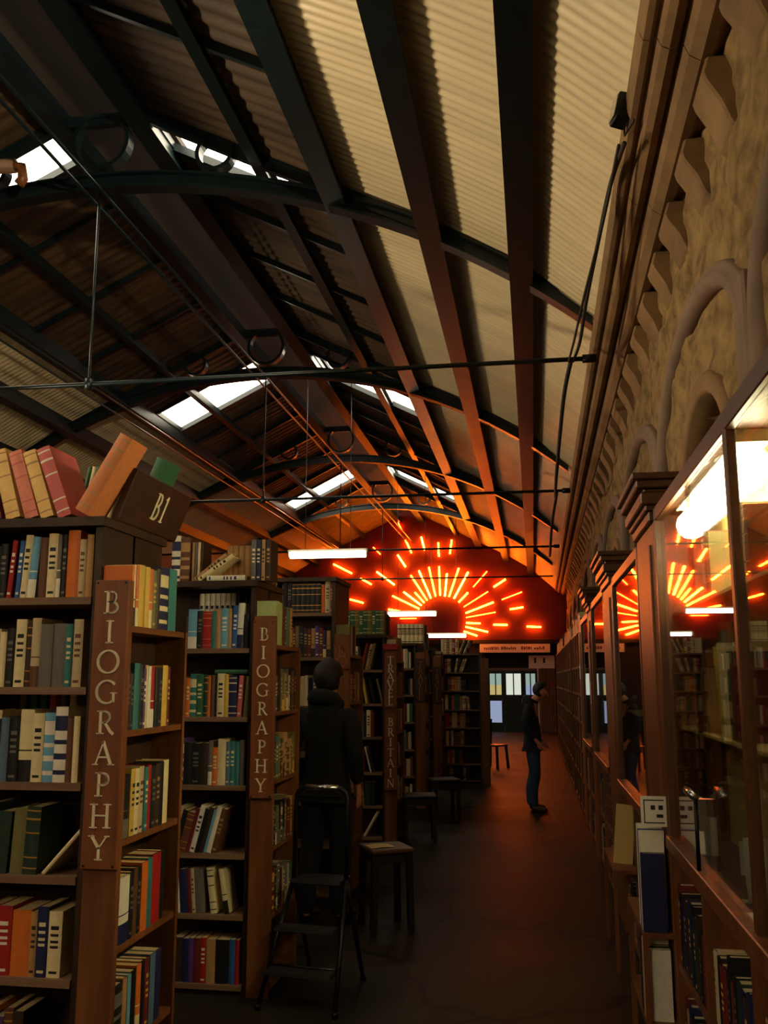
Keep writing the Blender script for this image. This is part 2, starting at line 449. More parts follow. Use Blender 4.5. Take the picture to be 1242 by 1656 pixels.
t = thing('ridge_tie', 'pair of thin dark rods running along under the arch crowns', 'tie rod', (XC, 0, CROWN - .08))
for s in (-1, 1): MB().tube([(s * .085, YB, 0), (s * .085, YE, 0)], .019, 6).build('rod', M_iron, t)
# light battens across the slopes between trusses
bat = []
for Y in (4.6, 6.3, 9.55, 11.0, 12.4, 17.1, 18.4, 21.6, 22.9):
    for s in (0, 1):
        bat.append((Y, s))
for n_, (Y, s) in enumerate(bat):
    q = mr if s else (lambda p: p)
    a, b = q(ROOF_R[3]), q(ROOF_R[4])
    o = MB().bar((a[0], Y, a[1] + .18), (b[0], Y, b[1] + .18), .05, .07).build('roof_batten', M_iron)
    tag(o, 'thin dark batten crossing the brown boards, %s slope, %s' % ('left' if s else 'right', ['ahead of the nearest truss', 'just ahead of the nearest truss', 'just past the nearest truss', 'midway from the nearest truss', 'just short of second truss', 'midway past the second truss', 'just short of third truss', 'just past the third truss', 'midway past the third truss'][n_ // 2]), 'batten', 'roof battens')

# ================================================================== NEON SUNBURST
NE = [(-4.61,7.29,-4.39,6.85),(-5.41,6.28,-5.15,6.02),(-4.27,6.51,-4.06,6.05),(-3.72,6.6,-3.6,6.14),(-3.13,6.39,-3.11,5.9),(-2.66,6.47,-2.73,5.99),(-4.55,5.99,-4.27,5.57),(-5.28,5.41,-4.66,4.95),(-5.85,5.19,-5.47,4.98),(-6.82,5.71,-6.16,5.37),(-6.22,4.47,-5.75,4.34),(-4.73,4.57,-3.8,4.11),(-4.34,4.7,-3.73,4.23),(-3.95,4.68,-3.63,4.32),(-4.09,5.27,-3.53,4.4),(-3.81,5.43,-3.4,4.47),(-3.46,5.54,-3.24,4.53),(-3.11,5.56,-3.08,4.56),(-2.84,5.31,-2.92,4.53),(-2.43,5.49,-2.78,4.51),(-2.11,5.35,-2.61,4.45),(-2.13,4.65,-2.45,4.32),(-1.47,5.36,-1.95,4.83),(-1.45,4.67,-2.28,4.16),(-1.27,4.31,-2.22,3.95),(-1.21,3.97,-2.21,3.8),(-2.21,3.62,-1.73,3.6),(-2.23,3.49,-1.48,3.31),(-2.29,3.34,-1.84,3.18),(-4.87,4.11,-3.85,3.92),(-4.47,3.79,-3.9,3.79),(-0.85,5.08,-1.26,4.82),(-0.31,4.64,-0.99,4.39),(-0.28,4.13,-0.73,4.06),(-1.29,3.55,-0.82,3.54),(-0.18,3.48,0.29,3.46)]
GOLD = {12, 15, 18, 20, 7, 6, 3}
RED = {0, 1, 22, 23, 25, 30, 32}
t = thing('neon_sunburst', 'glowing orange neon sunburst of straight tubes on the red end wall', 'neon sign', (-2.99, YE - .01, 3.78))
for i, (a, b, c, d) in enumerate(NE):
    r = .030 if i not in RED else .022
    m = M_neonB if i in GOLD else (M_neonC if i in RED else M_neonA)
    o = MB().tube([(a + 2.99, -.10, b - 3.78), (c + 2.99, -.10, d - 3.78)], r, 6).build('neon_tube', m, t)
    cl = MB()
    for f in (.12, .88):
        x = a + (c - a) * f + 2.99; z = b + (d - b) * f - 3.78; cl.box(x - .012, x + .012, -.10, 0, z - .012, z + .012)
    cl.build('tube_support', M_black, o)

# ================================================================== FLUORESCENT LAMPS
def fluoro(label, x0, x1, y, z, m, ztop, wires=True, group='hanging fluorescent lamps', rotz=0, r=.06):
    L = x1 - x0
    t = thing('fluorescent_lamp', label, 'lamp', ((x0 + x1) / 2, y, z), rotz, group)
    MB().prism([(-.035, .035), (.035, .035), (.05, .075), (-.05, .075)], -L / 2 - .03, L / 2 + .03, 'x').build('housing', M_white, t)
    MB().tube([(-L / 2, 0, 0), (L / 2, 0, 0)], r, 10).build('tube', m, t)
    for s in (-1, 1):
        MB().box(s * L / 2 - .02, s * L / 2 + .02, -.03, .03, -.03, .05).build('end_cap', M_white, t)
        if wires: MB().tube([(s * L * .3, 0, .07), (s * L * .3, 0, ztop - z)], .006, 5).build('suspension_wire', M_steel, t)
    return t
def roofz(x):
    P = ROOF_R if x > XC else [(mir(a), b) for a, b in ROOF_R]
    P = sorted(P)
    for (a, b), (c, d) in zip(P, P[1:]):
        if a <= x <= c: return b + (d - b) * (x - a) / (c - a) + LIFT
    return 7.4
fluoro('lit white fluorescent lamp nearest, hanging left of the neon sunburst', -3.69, -2.50, 14, 3.65, M_tube, roofz(-3))
fluoro('lit white fluorescent lamp hanging across the lower left of the sunburst', -3.37, -2.24, 22, 3.27, M_tube, roofz(-3))
fluoro('lit white fluorescent lamp farthest, hanging just below the sunburst', -3.11, -1.89, 27, 2.98, M_tube, roofz(-2.6))
# unseen lamps added to light the book rows and hall, shaped as fittings
fluoro('added fluorescent lamp above the nearest biography shelves, outside the picture', -3.05, -1.85, 2.3, 3.35, M_fill_l, roofz(-2.6))
fluoro('added fluorescent lamp above the second row of shelves, outside the picture', -4.5, -3.3, 4.2, 3.3, M_fill_l, roofz(-4))
fluoro('added fluorescent lamp above the third row of shelves, outside the picture', -6.2, -5.0, 6.8, 3.4, M_fill_l, roofz(-6))
fluoro('added fluorescent lamp above the fourth row of shelves, outside the picture', -7.8, -6.6, 9.5, 3.5, M_fill_l, roofz(-7))
for i, (x, yy, z) in enumerate(((-2.2, -1.2, 3.5), (-2.6, -3.2, 3.6), (-3.6, -5.0, 3.6))):  # rear fill lamps, added to light the shelf fronts and signs
    fluoro('added fluorescent lamp over the %s row behind the photographer' % ('first', 'second', 'third')[i], x - .75, x + .75, yy, z, M_fill_r, roofz(x), r=.06)
# unlit fitting against the left roof light
t = thing('lamp_fitting', 'unlit beige lamp fitting with hook against the bright left roof light', 'lamp', (-5.05, 7.6, 6.62))
MB().tube([(-.7, 0, .05), (.25, 0, .0)], .07, 10).build('housing', M_shelfedge, t)
MB().tube([(.2, 0, 0), (.32, 0, -.02), (.34, 0, -.14), (.30, 0, -.2)], .05, 8).build('hook', M_wood, t)
MB().tube([(0, 0, .05), (0, 0, .62)], .012, 6).build('suspension_wire', M_iron, t)

# ================================================================== LETTERING
def arc(cx, cz, rx, rz, a0, a1, n=14): return [(cx + rx * math.cos(R(a0 + (a1 - a0) * i / n)), cz + rz * math.sin(R(a0 + (a1 - a0) * i / n))) for i in range(n + 1)]
T_, t_ = .13, .065
def stem(x, z0=0, z1=1, w=T_): return [((x, z0), (x, z1), w)]
def ser(x, z, w=.34): return [((x - w / 2, z), (x + w / 2, z), .045)]
def poly(pts, w): return [(pts[i], pts[i + 1], w if not callable(w) else w(i / (len(pts) - 1))) for i in range(len(pts) - 1)]
swell = lambda u: t_ + (T_ - t_) * math.sin(math.pi * u)
G = {
 'I': stem(.2) + ser(.2, .02) + ser(.2, .98),
 'B': stem(.16) + ser(.12, .02, .28) + ser(.12, .98, .28) + poly([(.16, .97)] + arc(.3, .745, .22, .225, 90, -90) + [(.16, .52)], swell) + poly([(.16, .52)] + arc(.34, .27, .26, .25, 90, -90) + [(.16, .02)], swell),
 'P': stem(.16) + ser(.16, .02) + ser(.12, .98, .28) + poly([(.16, .97)] + arc(.32, .72, .25, .25, 90, -90) + [(.16, .47)], swell),
 'R': stem(.16) + ser(.16, .02) + ser(.12, .98, .28) + poly([(.16, .97)] + arc(.32, .73, .24, .24, 90, -90) + [(.16, .49)], swell) + poly([(.36, .5), (.62, .12), (.76, .0)], .12),
 'O': poly(arc(.5, .5, .47, .49, 0, 360, 32), lambda u: t_ + (T_ - t_) * abs(math.cos(2 * math.pi * u))),
 'G': poly(arc(.5, .5, .47, .49, 42, 305, 26), lambda u: t_ + (T_ - t_) * abs(math.cos(math.pi * (.23 + 1.46 * u)))) + stem(.82, .06, .44, .11) + ser(.82, .45, .3) + poly([(.77, .10), (.82, .13)], .08),
 'A': poly([(.06, .0), (.42, 1)], t_) + poly([(.40, 1), (.78, 0)], T_) + poly([(.18, .33), (.64, .33)], t_) + ser(.06, .02, .26) + ser(.78, .02, .3),
 'H': stem(.14) + stem(.76) + poly([(.14, .52), (.76, .52)], t_) + ser(.14, .02) + ser(.14, .98) + ser(.76, .02) + ser(.76, .98),
 'Y': poly([(.06, 1), (.41, .48)], T_) + poly([(.76, 1), (.41, .48)], t_) + stem(.41, 0, .5) + ser(.41, .02) + ser(.06, .98, .28) + ser(.76, .98, .24),
 'T': stem(.38) + poly([(.02, .96), (.74, .96)], .07) + stem(.03, .84, .97, .05) + stem(.73, .84, .97, .05) + ser(.38, .02),
 'V': poly([(.04, 1), (.40, 0)], T_) + poly([(.40, 0), (.74, 1)], t_) + ser(.04, .98, .3) + ser(.74, .98, .26),
 'E': stem(.14) + poly([(.1, .97), (.56, .97)], .065) + poly([(.14, .52), (.5, .52)], .065) + poly([(.1, .03), (.6, .03)], .065) + stem(.57, .84, .98, .05) + stem(.6, .02, .17, .05),
 'L': stem(.14) + poly([(.08, .03), (.56, .03)], .065) + stem(.57, .02, .18, .05) + ser(.14, .98),
 'N': stem(.1, 0, 1, t_) + poly([(.1, 1), (.76, 0)], T_) + stem(.76, 0, 1, t_) + ser(.1, .02, .24) + ser(.1, .98, .2) + ser(.76, .98, .24),
 '1': stem(.2) + ser(.2, .02) + poly([(.05, .86), (.2, 1)], .07),
}
GW = {'I': .4, 'B': .62, 'P': .6, 'R': .74, 'O': 1.0, 'G': .98, 'A': .84, 'H': .9, 'Y': .82, 'T': .76, 'V': .78, 'E': .64, 'L': .62, 'N': .86, '1': .4}
def glyph(mb, ch, x, z, h, wf=1.0, y=0.0, th=.003, lean=0.0):
    for (a, b, w) in G[ch]:
        A = Vector((a[0] * wf + a[1] * lean, a[1])) * h; B = Vector((b[0] * wf + b[1] * lean, b[1])) * h
        d = B - A
        if d.length < 1e-6: continue
        nrm = Vector((-d.y, d.x)).normalized() * (w * h / 2); e = d.normalized() * (w * h * .12)
        q = [A - e + nrm, B + e + nrm, B + e - nrm, A - e - nrm]
        mb.prism([(x + p.x, z + p.y) for p in q], y - th, y, 'y')
def column_text(lm, par, s, zt, zb, h, y, wf=1.0, xc=0.0):
    n = len(s); step = (zt - zb) / n
    for i, ch in enumerate(s):
        mb = MB()
        glyph(mb, ch, xc - GW[ch] * wf * h / 2, zt - step * i - (step + h) / 2, h, wf, y)
        mb.build('letter', lm, par)

# ================================================================== BOOKS
PAL = {'cream': (222, 204, 156), 'white': (226, 218, 198), 'tan': (176, 134, 84), 'orange': (206, 106, 34), 'red': (158, 28, 24), 'dark red': (104, 28, 26),
       'brown': (98, 60, 38), 'dark brown': (54, 36, 26), 'black': (22, 20, 21), 'grey': (104, 98, 90), 'blue': (44, 88, 150), 'navy': (28, 34, 74), 'light blue': (104, 160, 190),
       'teal': (48, 116, 116), 'green': (48, 96, 62), 'dark green': (32, 52, 38), 'olive': (112, 106, 60), 'yellow': (206, 170, 72), 'purple': (84, 54, 120), 'pink': (200, 96, 92),
       'grey blue': (86, 108, 134), 'beige': (190, 170, 134), 'gold': (230, 188, 112), 'salmon': (216, 128, 104), 'rust': (206, 124, 72), 'pale green': (170, 180, 120)}
for n_, c in PAL.items(): mat('cloth ' + n_, c, 0.55, 0, 0.08, (30, 30, 30), 0.0)
BANDC = {'cream': 'black', 'white': 'navy', 'tan': 'dark brown', 'orange': 'cream', 'red': 'white', 'dark red': 'yellow', 'brown': 'tan', 'dark brown': 'tan', 'black': 'grey', 'grey': 'white', 'blue': 'white',
         'navy': 'cream', 'light blue': 'white', 'teal': 'cream', 'green': 'cream', 'dark green': 'yellow', 'olive': 'yellow', 'yellow': 'dark brown', 'purple': 'white', 'pink': 'white', 'grey blue': 'cream', 'beige': 'brown', 'gold': 'tan', 'salmon': 'pink', 'rust': 'tan', 'pale green': 'dark green'}
DIG = {'plain': 'plain', 'bands': 'banded', 'title': 'titled', 'foot': 'two-tone', 'blotch': 'patterned'}
ORD = ['first', 'second', 'third', 'fourth', 'fifth', 'sixth', 'seventh', 'eighth', 'ninth', 'tenth', 'eleventh', 'twelfth', 'thirteenth', 'fourteenth', 'fifteenth', 'sixteenth', 'seventeenth', 'eighteenth', 'nineteenth', 'twentieth', 'twenty-first', 'twenty-second']
def book_meshes(t, h, d, style, mini=False, rnd=random):
    """cover: boards, rounded spine with its tooling; pages: the block between the boards. spine on -Y"""
    c = MB(); b = .0022 if t > .012 else .0015; ov = .003
    if style == 'bands': zs = [0, .08, .10, .24, .26, .60, .62, .80, .83, .93, .95, 1]; bm_ = {1, 3, 5, 7, 9}
    elif style == 'title': zs = [0, .06, .10, .40, .44, .48, .52, .56, .62, .66, .72, .78, .84, 1]; bm_ = {1, 4, 6, 8, 10}
    elif style == 'foot': zs = [0, .3, .42, .44, .8, 1]; bm_ = {0, 2}
    elif style == 'blotch': zs = [0, .1, .16, .3, .38, .5, .56, .68, .82, .88, 1]; bm_ = {1, 3, 5, 7, 8}
    else: zs = [0, 1]; bm_ = set()
    nseg = 2 if mini else 5
    bulge = min(.006, t * .22)
    prof = []
    for i in range(nseg + 1):
        u = -1 + 2 * i / nseg; prof.append((u * t / 2, -bulge * (1 - u * u)))
    for k in range(len(zs) - 1):
        z0, z1 = zs[k] * h, zs[k + 1] * h
        for i in range(nseg):
            (xa, ya), (xb, yb) = prof[i], prof[i + 1]
            inset = k in bm_ and style == 'title' and (i == 0 or i == nseg - 1) and not mini
            c.add([(xa, ya, z0), (xb, yb, z0), (xb, yb, z1), (xa, ya, z1)], [(0, 1, 2, 3)], 1 if (k in bm_ and not inset) else 0, style == 'plain')
    # spine ends, boards
    for z, fl in ((0, 1), (h, 0)):
        ring_ = [(x, y, z) for x, y in prof] + [(t / 2, .004, z), (-t / 2, .004, z)]
        c.add(ring_, [tuple(range(len(ring_)))[::-1] if fl else tuple(range(len(ring_)))], 0)
    for s in (-1, 1):
        x0, x1 = sorted((s * t / 2, s * (t / 2 - b))); c.box(x0, x1, 0, d, 0, h)
    c.box(-t / 2 + b, t / 2 - b, 0, .003, 0, h)
    p = MB().box(-t / 2 + b, t / 2 - b, .003, d - ov, ov, h - ov)
    return c, p
NBOOK = 0
def make_book(spec, pos, rotz, lean, depth, label, group, mini=False, rot=None):
    global NBOOK
    colr, t, h, style = spec
    NBOOK += 1
    c, p = book_meshes(t, h, depth, style, mini)
    mats = [MATS['cloth ' + colr], M_gold if (style == 'bands' and colr in ('dark red', 'brown', 'dark brown', 'red', 'dark green', 'black')) else MATS['cloth ' + BANDC[colr]]]
    o = thing('book', label, 'book', pos, 0, group)
    o.rotation_euler = rot if rot else (Matrix.Rotation(rotz, 3, 'Z') @ Matrix.Rotation(lean, 3, 'Y')).to_euler()
    c.build('cover', mats, o, fix=False); p.build('page_block', M_page, o, fix=False)
    return o
WIDE = lambda t, h: ('thick ' if t > .038 else 'slim ' if t < .016 else '') + ('tall ' if h > .25 else 'short ' if h < .185 else '')
def row(specs, start, direction, phrase, group, depth=.16, mini=False, jitter=.006, fit=None):
    """specs: (colour, thickness mm, height mm, style, lean deg). direction 'S','E','W' = the way the spines face"""
    rz = {'S': 0, 'E': R(90), 'W': R(-90)}[direction]
    D = {'S': Vector((1, 0, 0)), 'E': Vector((0, 1, 0)), 'W': Vector((0, -1, 0))}[direction]
    Nn = {'S': Vector((0, 1, 0)), 'E': Vector((-1, 0, 0)), 'W': Vector((1, 0, 0))}[direction]
    if fit:
        k_ = fit * 1000 / sum(sp[1] for sp in specs); specs = [(sp[0], sp[1] * k_) + tuple(sp[2:]) for sp in specs]
    x = 0; prev = 0; prevh = 0; n = 0
    for sp in specs:
        if sp[0] == 'gap': x += sp[1] / 1000; prev = 0; prevh = 0; continue
        colr, t, h, style = sp[0], sp[1] / 1000, sp[2] / 1000, sp[3]
        a = R(sp[4]) if len(sp) > 4 else 0
        if a < 0 and prev != a: x += h * math.sin(-a)           # top falls to the left: leave room
        if prev > 0 and a != prev: x += prevh * math.sin(prev)
        t2 = t / math.cos(a)
        # pivot so that the lower corner rests on the shelf
        cx = x + (t / 2) * math.cos(a) + (0 if a >= 0 else 0)
        cz = (t / 2) * math.sin(abs(a))
        if a > 0: cx = x + t2 - (t / 2) * math.cos(a)
        p = Vector(start) + D * cx + Nn * random.uniform(0, jitter) + Vector((0, 0, cz))
        label = '%s%s %s book, %s from left, %s' % (WIDE(t, h), colr, DIG[style], ORD[n], phrase)
        make_book((colr, t, h, style), p, rz, a, min(depth, h * .72) if depth > .2 else depth, label, group, mini)
        n += 1; x += t2 + .0006; prev = a; prevh = h
    return x
def rnd_specs(total, cols, seed, tmin=14, tmax=38, hmin=175, hmax=245, lean=0):
    rg = random.Random(seed); out = []; s = 0
    while True:
        t = rg.randint(tmin, tmax)
        if s + t > total: break
        out.append((rg.choice(cols), t, rg.randint(hmin, hmax), rg.choice(['plain', 'title', 'title', 'bands', 'foot', 'blotch'])) + ((lean,) if lean else ()))
        s += t + .6
    return out
MIX = ['cream', 'white', 'tan', 'orange', 'red', 'dark red', 'brown', 'dark brown', 'black', 'black', 'grey', 'blue', 'navy', 'navy', 'teal', 'green', 'dark green', 'olive', 'yellow', 'grey blue', 'beige', 'beige', 'light blue']
DARKMIX = ['dark brown', 'black', 'navy', 'dark green', 'brown', 'olive', 'dark red', 'tan', 'grey', 'beige', 'purple']

# ================================================================== BOOKCASES ON THE LEFT
XF, XS = -1.665, -1.50           # end of the front shelves / face of the aisle-side shelves
FRONT_A = [2.06, 1.72, 1.37, 1.04, .69, .35, .06]
SIDE_A = [1.95, 1.56, 1.17, .80, .43, .06]
FRONT_B = [1.93, 1.53, 1.14, .76, .43, .06]
def bookcase(y0, label, xl, fronts, sides, top=2.37, depth=.60, xo=0.0, side_depth=None, post_h=2.12, postmat=None, full=True):
    t = thing('bookcase', label, 'bookcase', (xo, y0, 0), 0, 'bookcases left of the aisle')
    sd = side_depth or depth
    MB().box(xl, XF + .03, .29, .31, .0, top - .03).build('back_panel', M_case, t)
    MB().box(XF, XF + .03, .012, depth, 0, top - .03).build('end_panel', M_case, t)
    MB().box(xl - .03, xl, .012, depth, 0, top - .03).build('end_panel', M_case, t)
    MB().box(xl - .04, XF + .045, -.015, depth + .015, top - .035, top).build('top_board', M_case, t)
    for z in fronts:
        MB().box(xl, XF, 0.0, .288, z - .028, z).build('shelf', M_shelfedge, t)
    MB().box(xl, XF, .02, .28, 0, .03).build('plinth', M_case, t)
    # aisle-side unit
    for z in sides:
        MB().box(XF + .03, XS - .006, .022, sd - .025, z - .024, z).build('side_shelf', M_wood, t)
    MB().box(XF + .02, XS, sd - .025, sd, 0, 1.95).build('side_panel', M_wood, t)
    pm = postmat or M_wood
    MB().box(-1.632, XS, -.012, .02, 0, post_h).build('post', pm, t, bevel=.003)
    return t
def sign(case, s, zt, zb, lettermat, h=.084, wf=1.0, dz=0, m=None):
    o = MB().box(-1.634, -1.498, -.032, -.013, zb, zt).build('sign_board', m or M_sign, case, bevel=.003)
    column_text(lettermat, o, s, zt - .03, zb + .02, h, -.0325, wf, -1.566)
    sc = MB()
    for x in (-1.622, -1.51):
        for z in (zt - .012, zb + .012): sc.box(x - .004, x + .004, -.035, -.031, z - .004, z + .004)
    sc.build('screw', M_black, o)
    return o
Y1, Y2, Y3, Y4, Y5, Y6 = 3.35, 5.40, 7.70, 10.40, 13.2, 15.55
c1 = bookcase(Y1, 'brown wooden bookcase nearest at left with tall BIOGRAPHY post', -2.30, FRONT_A, SIDE_A)
sign(c1, 'BIOGRAPHY', 2.12, 1.075, M_letter)
c2 = bookcase(Y2, 'brown wooden bookcase second in line with second BIOGRAPHY post', -2.72, FRONT_B, SIDE_A, top=2.335)
sign(c2, 'BIOGRAPHY', 2.095, 1.075, M_letter, h=.074)
c3 = bookcase(Y3, 'dark bookcase third in line, behind the person in black', -2.72, [2.30, 1.93, 1.53, 1.14, .76, .43, .06], SIDE_A, top=2.60)
sign(c3, 'RO', 2.05, 1.83, M_letter_dim, h=.085)
c4 = bookcase(Y4, 'brown bookcase fourth in line with TRAVEL BRITAIN post', -2.72, [1.85, 1.48, 1.12, .74, .39, .06], SIDE_A, top=2.24, post_h=2.07, postmat=M_wood)
sign(c4, 'TRAVEL', 2.03, 1.44, M_letter, h=.085)
sign(c4, 'BRITAIN', 1.37, .56, M_letter, h=.085)
c5 = bookcase(Y5, 'dark bookcase fifth in line with faded post lettering', -2.72, [1.9, 1.53, 1.16, .79, .43, .06], SIDE_A, top=2.25)
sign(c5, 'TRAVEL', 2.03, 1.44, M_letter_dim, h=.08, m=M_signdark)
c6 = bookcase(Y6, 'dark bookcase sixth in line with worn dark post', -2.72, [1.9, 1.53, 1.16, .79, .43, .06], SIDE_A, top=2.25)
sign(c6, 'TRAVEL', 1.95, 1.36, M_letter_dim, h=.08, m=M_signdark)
# last unit stands further into the aisle
c7 = thing('bookcase', 'far bookcase full of small books standing out into the aisle', 'bookcase', (0, 16.35, 0), 0, 'bookcases left of the aisle')
MB().box(-1.62, -1.59, 0, .4, 0, 2.2).build('end_panel', M_case, c7); MB().box(-.93, -.90, 0, .4, 0, 2.2).build('end_panel', M_case, c7)
MB().box(-1.62, -.9, .3, .32, 0, 2.2).build('back_panel', M_case, c7)
for z in (2.18, 1.86, 1.55, 1.23, .93, .63, .33, .06): MB().box(-1.59, -.93, 0, .3, z - .022, z).build('shelf', M_shelfedge, c7)
MB().box(-.90, -.76, -.02, .02, 0, 2.10).build('post', M_wood, c7, bevel=.003)
for k in range(8):
    lt = MB(); glyph(lt, 'TRAVEL'[k % 6] if k < 6 else 'I', -.86, 1.80 - k * .10, .07, 1.0, -.021)
    if k < 6: lt.build('worn_letter', M_letter_dim, c7)

# ---- books, nearest case
GB = 'books on the nearest biography bookcase'
ph = lambda o, c: '%s shelf of the %s' % (o, c)
N1 = 'nearest bookcase'
yb = Y1 + .018
row([('dark green', 26, 205, 'plain'), ('black', 26, 215, 'title'), ('red', 18, 228, 'title', 4), ('blue', 16, 226, 'title', 3), ('cream', 25, 248, 'title', 3), ('light blue', 28, 240, 'foot', 3), ('brown', 26, 236, 'plain'), ('cream', 34, 252, 'title'),
     ('grey', 14, 246, 'foot'), ('black', 20, 246, 'title'), ('orange', 41, 262, 'plain'), ('beige', 22, 226, 'title'), ('tan', 24, 244, 'plain')], (-2.095, yb, 2.06), 'S', ph('top front', N1), GB, .17, fit=.385)
row([('beige', 42, 222, 'plain'), ('cream', 22, 210, 'plain'), ('black', 28, 224, 'title'), ('cream', 36, 258, 'title'), ('dark brown', 18, 240, 'bands'), ('beige', 30, 262, 'foot'), ('grey', 42, 238, 'plain'), ('grey', 44, 240, 'plain'), ('teal', 22, 238, 'title'), ('beige', 32, 256, 'title')], (-2.09, yb, 1.72), 'S', ph('second front', N1), GB, .17, fit=.385)
row([('brown', 20, 235, 'title'), ('cream', 38, 262, 'blotch', 2), ('grey blue', 26, 236, 'plain'), ('black', 34, 238, 'title'), ('cream', 44, 266, 'foot'), ('cream', 36, 252, 'title'), ('light blue', 34, 254, 'blotch'), ('white', 40, 276, 'blotch'), ('brown', 20, 236, 'plain'), ('cream', 20, 242, 'plain')], (-2.09, yb, 1.37), 'S', ph('third front', N1), GB, .17, fit=.385)
row([('dark green', 40, 236, 'plain'), ('grey blue', 38, 252, 'plain', 4), ('dark green', 52, 222, 'plain', 3), ('olive', 50, 234, 'plain', 2), ('dark green', 56, 240, 'bands', 2), ('gap', 14), ('cream', 14, 215, 'plain', 42)], (-2.10, yb, 1.04), 'S', ph('fourth front', N1), GB, .17)
row([('blue', 30, 220, 'title'), ('tan', 34, 236, 'plain'), ('red', 44, 238, 'title'), ('orange', 50, 226, 'plain'), ('tan', 18, 222, 'title'), ('navy', 30, 240, 'title'), ('cream', 36, 226, 'title')], (-2.07, yb, .69), 'S', ph('fifth front', N1), GB, .17, fit=.35)
row([('black', 40, 220, 'plain'), ('grey', 30, 210, 'title'), ('orange', 32, 222, 'plain'), ('purple', 44, 200, 'title'), ('brown', 36, 230, 'bands'), ('dark brown', 40, 222, 'plain')], (-2.07, yb, .35), 'S', ph('sixth front', N1), GB, .17)
# a second rank lying deeper on the third shelf shows over the first
for i, cc in enumerate(['olive', 'green', 'teal', 'pink', 'grey', 'white', 'purple', 'tan']):
    make_book((cc, .028, .318, 'plain'), (-2.03 + i * .043, Y1 + .20, 1.372), 0, 0, .085, '%s paperback in the back rank, third front shelf of nearest bookcase' % cc, GB)
# aisle-side shelves
xb = XS - .012
SD = .118
row([('orange', 17, 232, 'foot'), ('cream', 18, 236, 'foot'), ('orange', 24, 238, 'foot'), ('yellow', 60, 242, 'plain'), ('yellow', 44, 240, 'plain'), ('orange', 36, 238, 'foot'), ('olive', 40, 236, 'title'), ('dark brown', 36, 246, 'plain'), ('navy', 92, 258, 'blotch'), ('teal', 84, 262, 'plain')], (xb, Y1 + .03, 1.95), 'E', ph('top aisle-side', N1), GB, SD)
row([('black', 32, 220, 'title'), ('black', 30, 210, 'title'), ('teal', 52, 250, 'plain'), ('black', 40, 246, 'title'), ('purple', 22, 232, 'title'), ('cream', 18, 244, 'plain'), ('white', 24, 240, 'plain'), ('red', 40, 240, 'foot'), ('black', 40, 238, 'plain'), ('black', 42, 236, 'title'), ('yellow', 54, 246, 'plain'), ('dark red', 28, 240, 'title')], (xb, Y1 + .03, 1.56), 'E', ph('second aisle-side', N1), GB, SD)
row([('black', 72, 226, 'foot'), ('yellow', 38, 244, 'title'), ('cream', 40, 242, 'title'), ('beige', 46, 246, 'title'), ('teal', 30, 240, 'title'), ('red', 36, 244, 'plain'), ('black', 44, 240, 'title'), ('dark brown', 40, 244, 'title'), ('black', 38, 246, 'plain'), ('cream', 62, 250, 'plain')], (xb, Y1 + .03, 1.17), 'E', ph('third aisle-side', N1), GB, SD)
row([('white', 100, 232, 'foot'), ('black', 40, 236, 'title'), ('brown', 36, 244, 'plain'), ('black', 34, 240, 'title'), ('orange', 58, 250, 'plain'), ('teal', 46, 256, 'plain'), ('red', 86, 262, 'plain'), ('black', 44, 262, 'plain')], (xb, Y1 + .03, .80), 'E', ph('fourth aisle-side', N1), GB, SD)
row([('black', 90, 230, 'blotch'), ('tan', 36, 238, 'plain'), ('light blue', 26, 240, 'plain'), ('black', 50, 242, 'plain'), ('orange', 44, 250, 'foot'), ('black', 42, 252, 'plain'), ('dark red', 40, 250, 'title'), ('grey blue', 50, 256, 'plain'), ('navy', 60, 256, 'plain')], (xb, Y1 + .03, .43), 'E', ph('fifth aisle-side', N1), GB, SD)
# books standing and leaning on top of the nearest case
zt = 2.37
GT = 'books on top of the nearest bookcase'
for (x, cc, tt, hh, an, nm) in ((-2.10, 'dark red', .045, .25, -17, 'dark red book at the frame edge, leaning left'), (-2.028, 'gold', .060, .295, -17, 'first gold-spined old book leaning left, left of the pink one'), (-1.948, 'salmon', .056, .29, -19, 'faded pink old book leaning left, right of the gold one'),
                                (-1.882, 'gold', .054, .29, -20, 'second gold-spined old book, leaning left between pink and red books'), (-1.808, 'pink', .056, .305, -22, 'large red old book leaning left, its cover to the right')):
    make_book((cc, tt, hh, 'bands'), (x, Y1 + .03, zt + tt / 2 * math.sin(R(-an))), 0, R(an), .225, nm + ', topping nearest bookcase', GT)
make_book(('rust', .058, .34, 'bands'), (-1.705, Y1 - .04, zt + .0275 * math.sin(R(30)) + .001), 0, R(30), .145, 'big rust-brown old book leaning right against the B1 board', GT)
for i in range(8):
    make_book((['green', 'cream'][i % 2], .018, .29, 'plain'), (-1.93 + i * .0195, Y1 + .36, zt + .003), 0, R(10), .13, '%s paperback, %s of a leaning striped row behind the dark red book' % (['green', 'cream'][i % 2], ORD[i]), GT)
make_book(('green', .05, .34, 'plain'), (-1.70, Y1 + .42, zt + .011), 0, R(21), .16, 'plain green book leaning behind the right end of B1 board', GT)
# B1 board: a wedge leaning out over the aisle so that it can be read from below
t = thing('shelf_marker', 'dark wooden board marked B1 tilted over the end of the nearest bookcase', 'sign', (-1.615, Y1 + .09, zt + .001), R(90))
bx = MB()
pf = [(0, 0.0), (-.078, .205), (-.046, .217), (.032, 0.0)]
bx.prism(pf, 0, .61, 'x').build('board', M_signdark, t, bevel=.004)
ang = math.atan2(.078, .205)
for ch, x in (('B', .255), ('1', .345)):
    lb = MB(); glyph(lb, ch, x, .055, .115, .85); lb.build('letter', M_letter, t, loc=(0, -.0012, 0), rot=(ang, 0, 0))

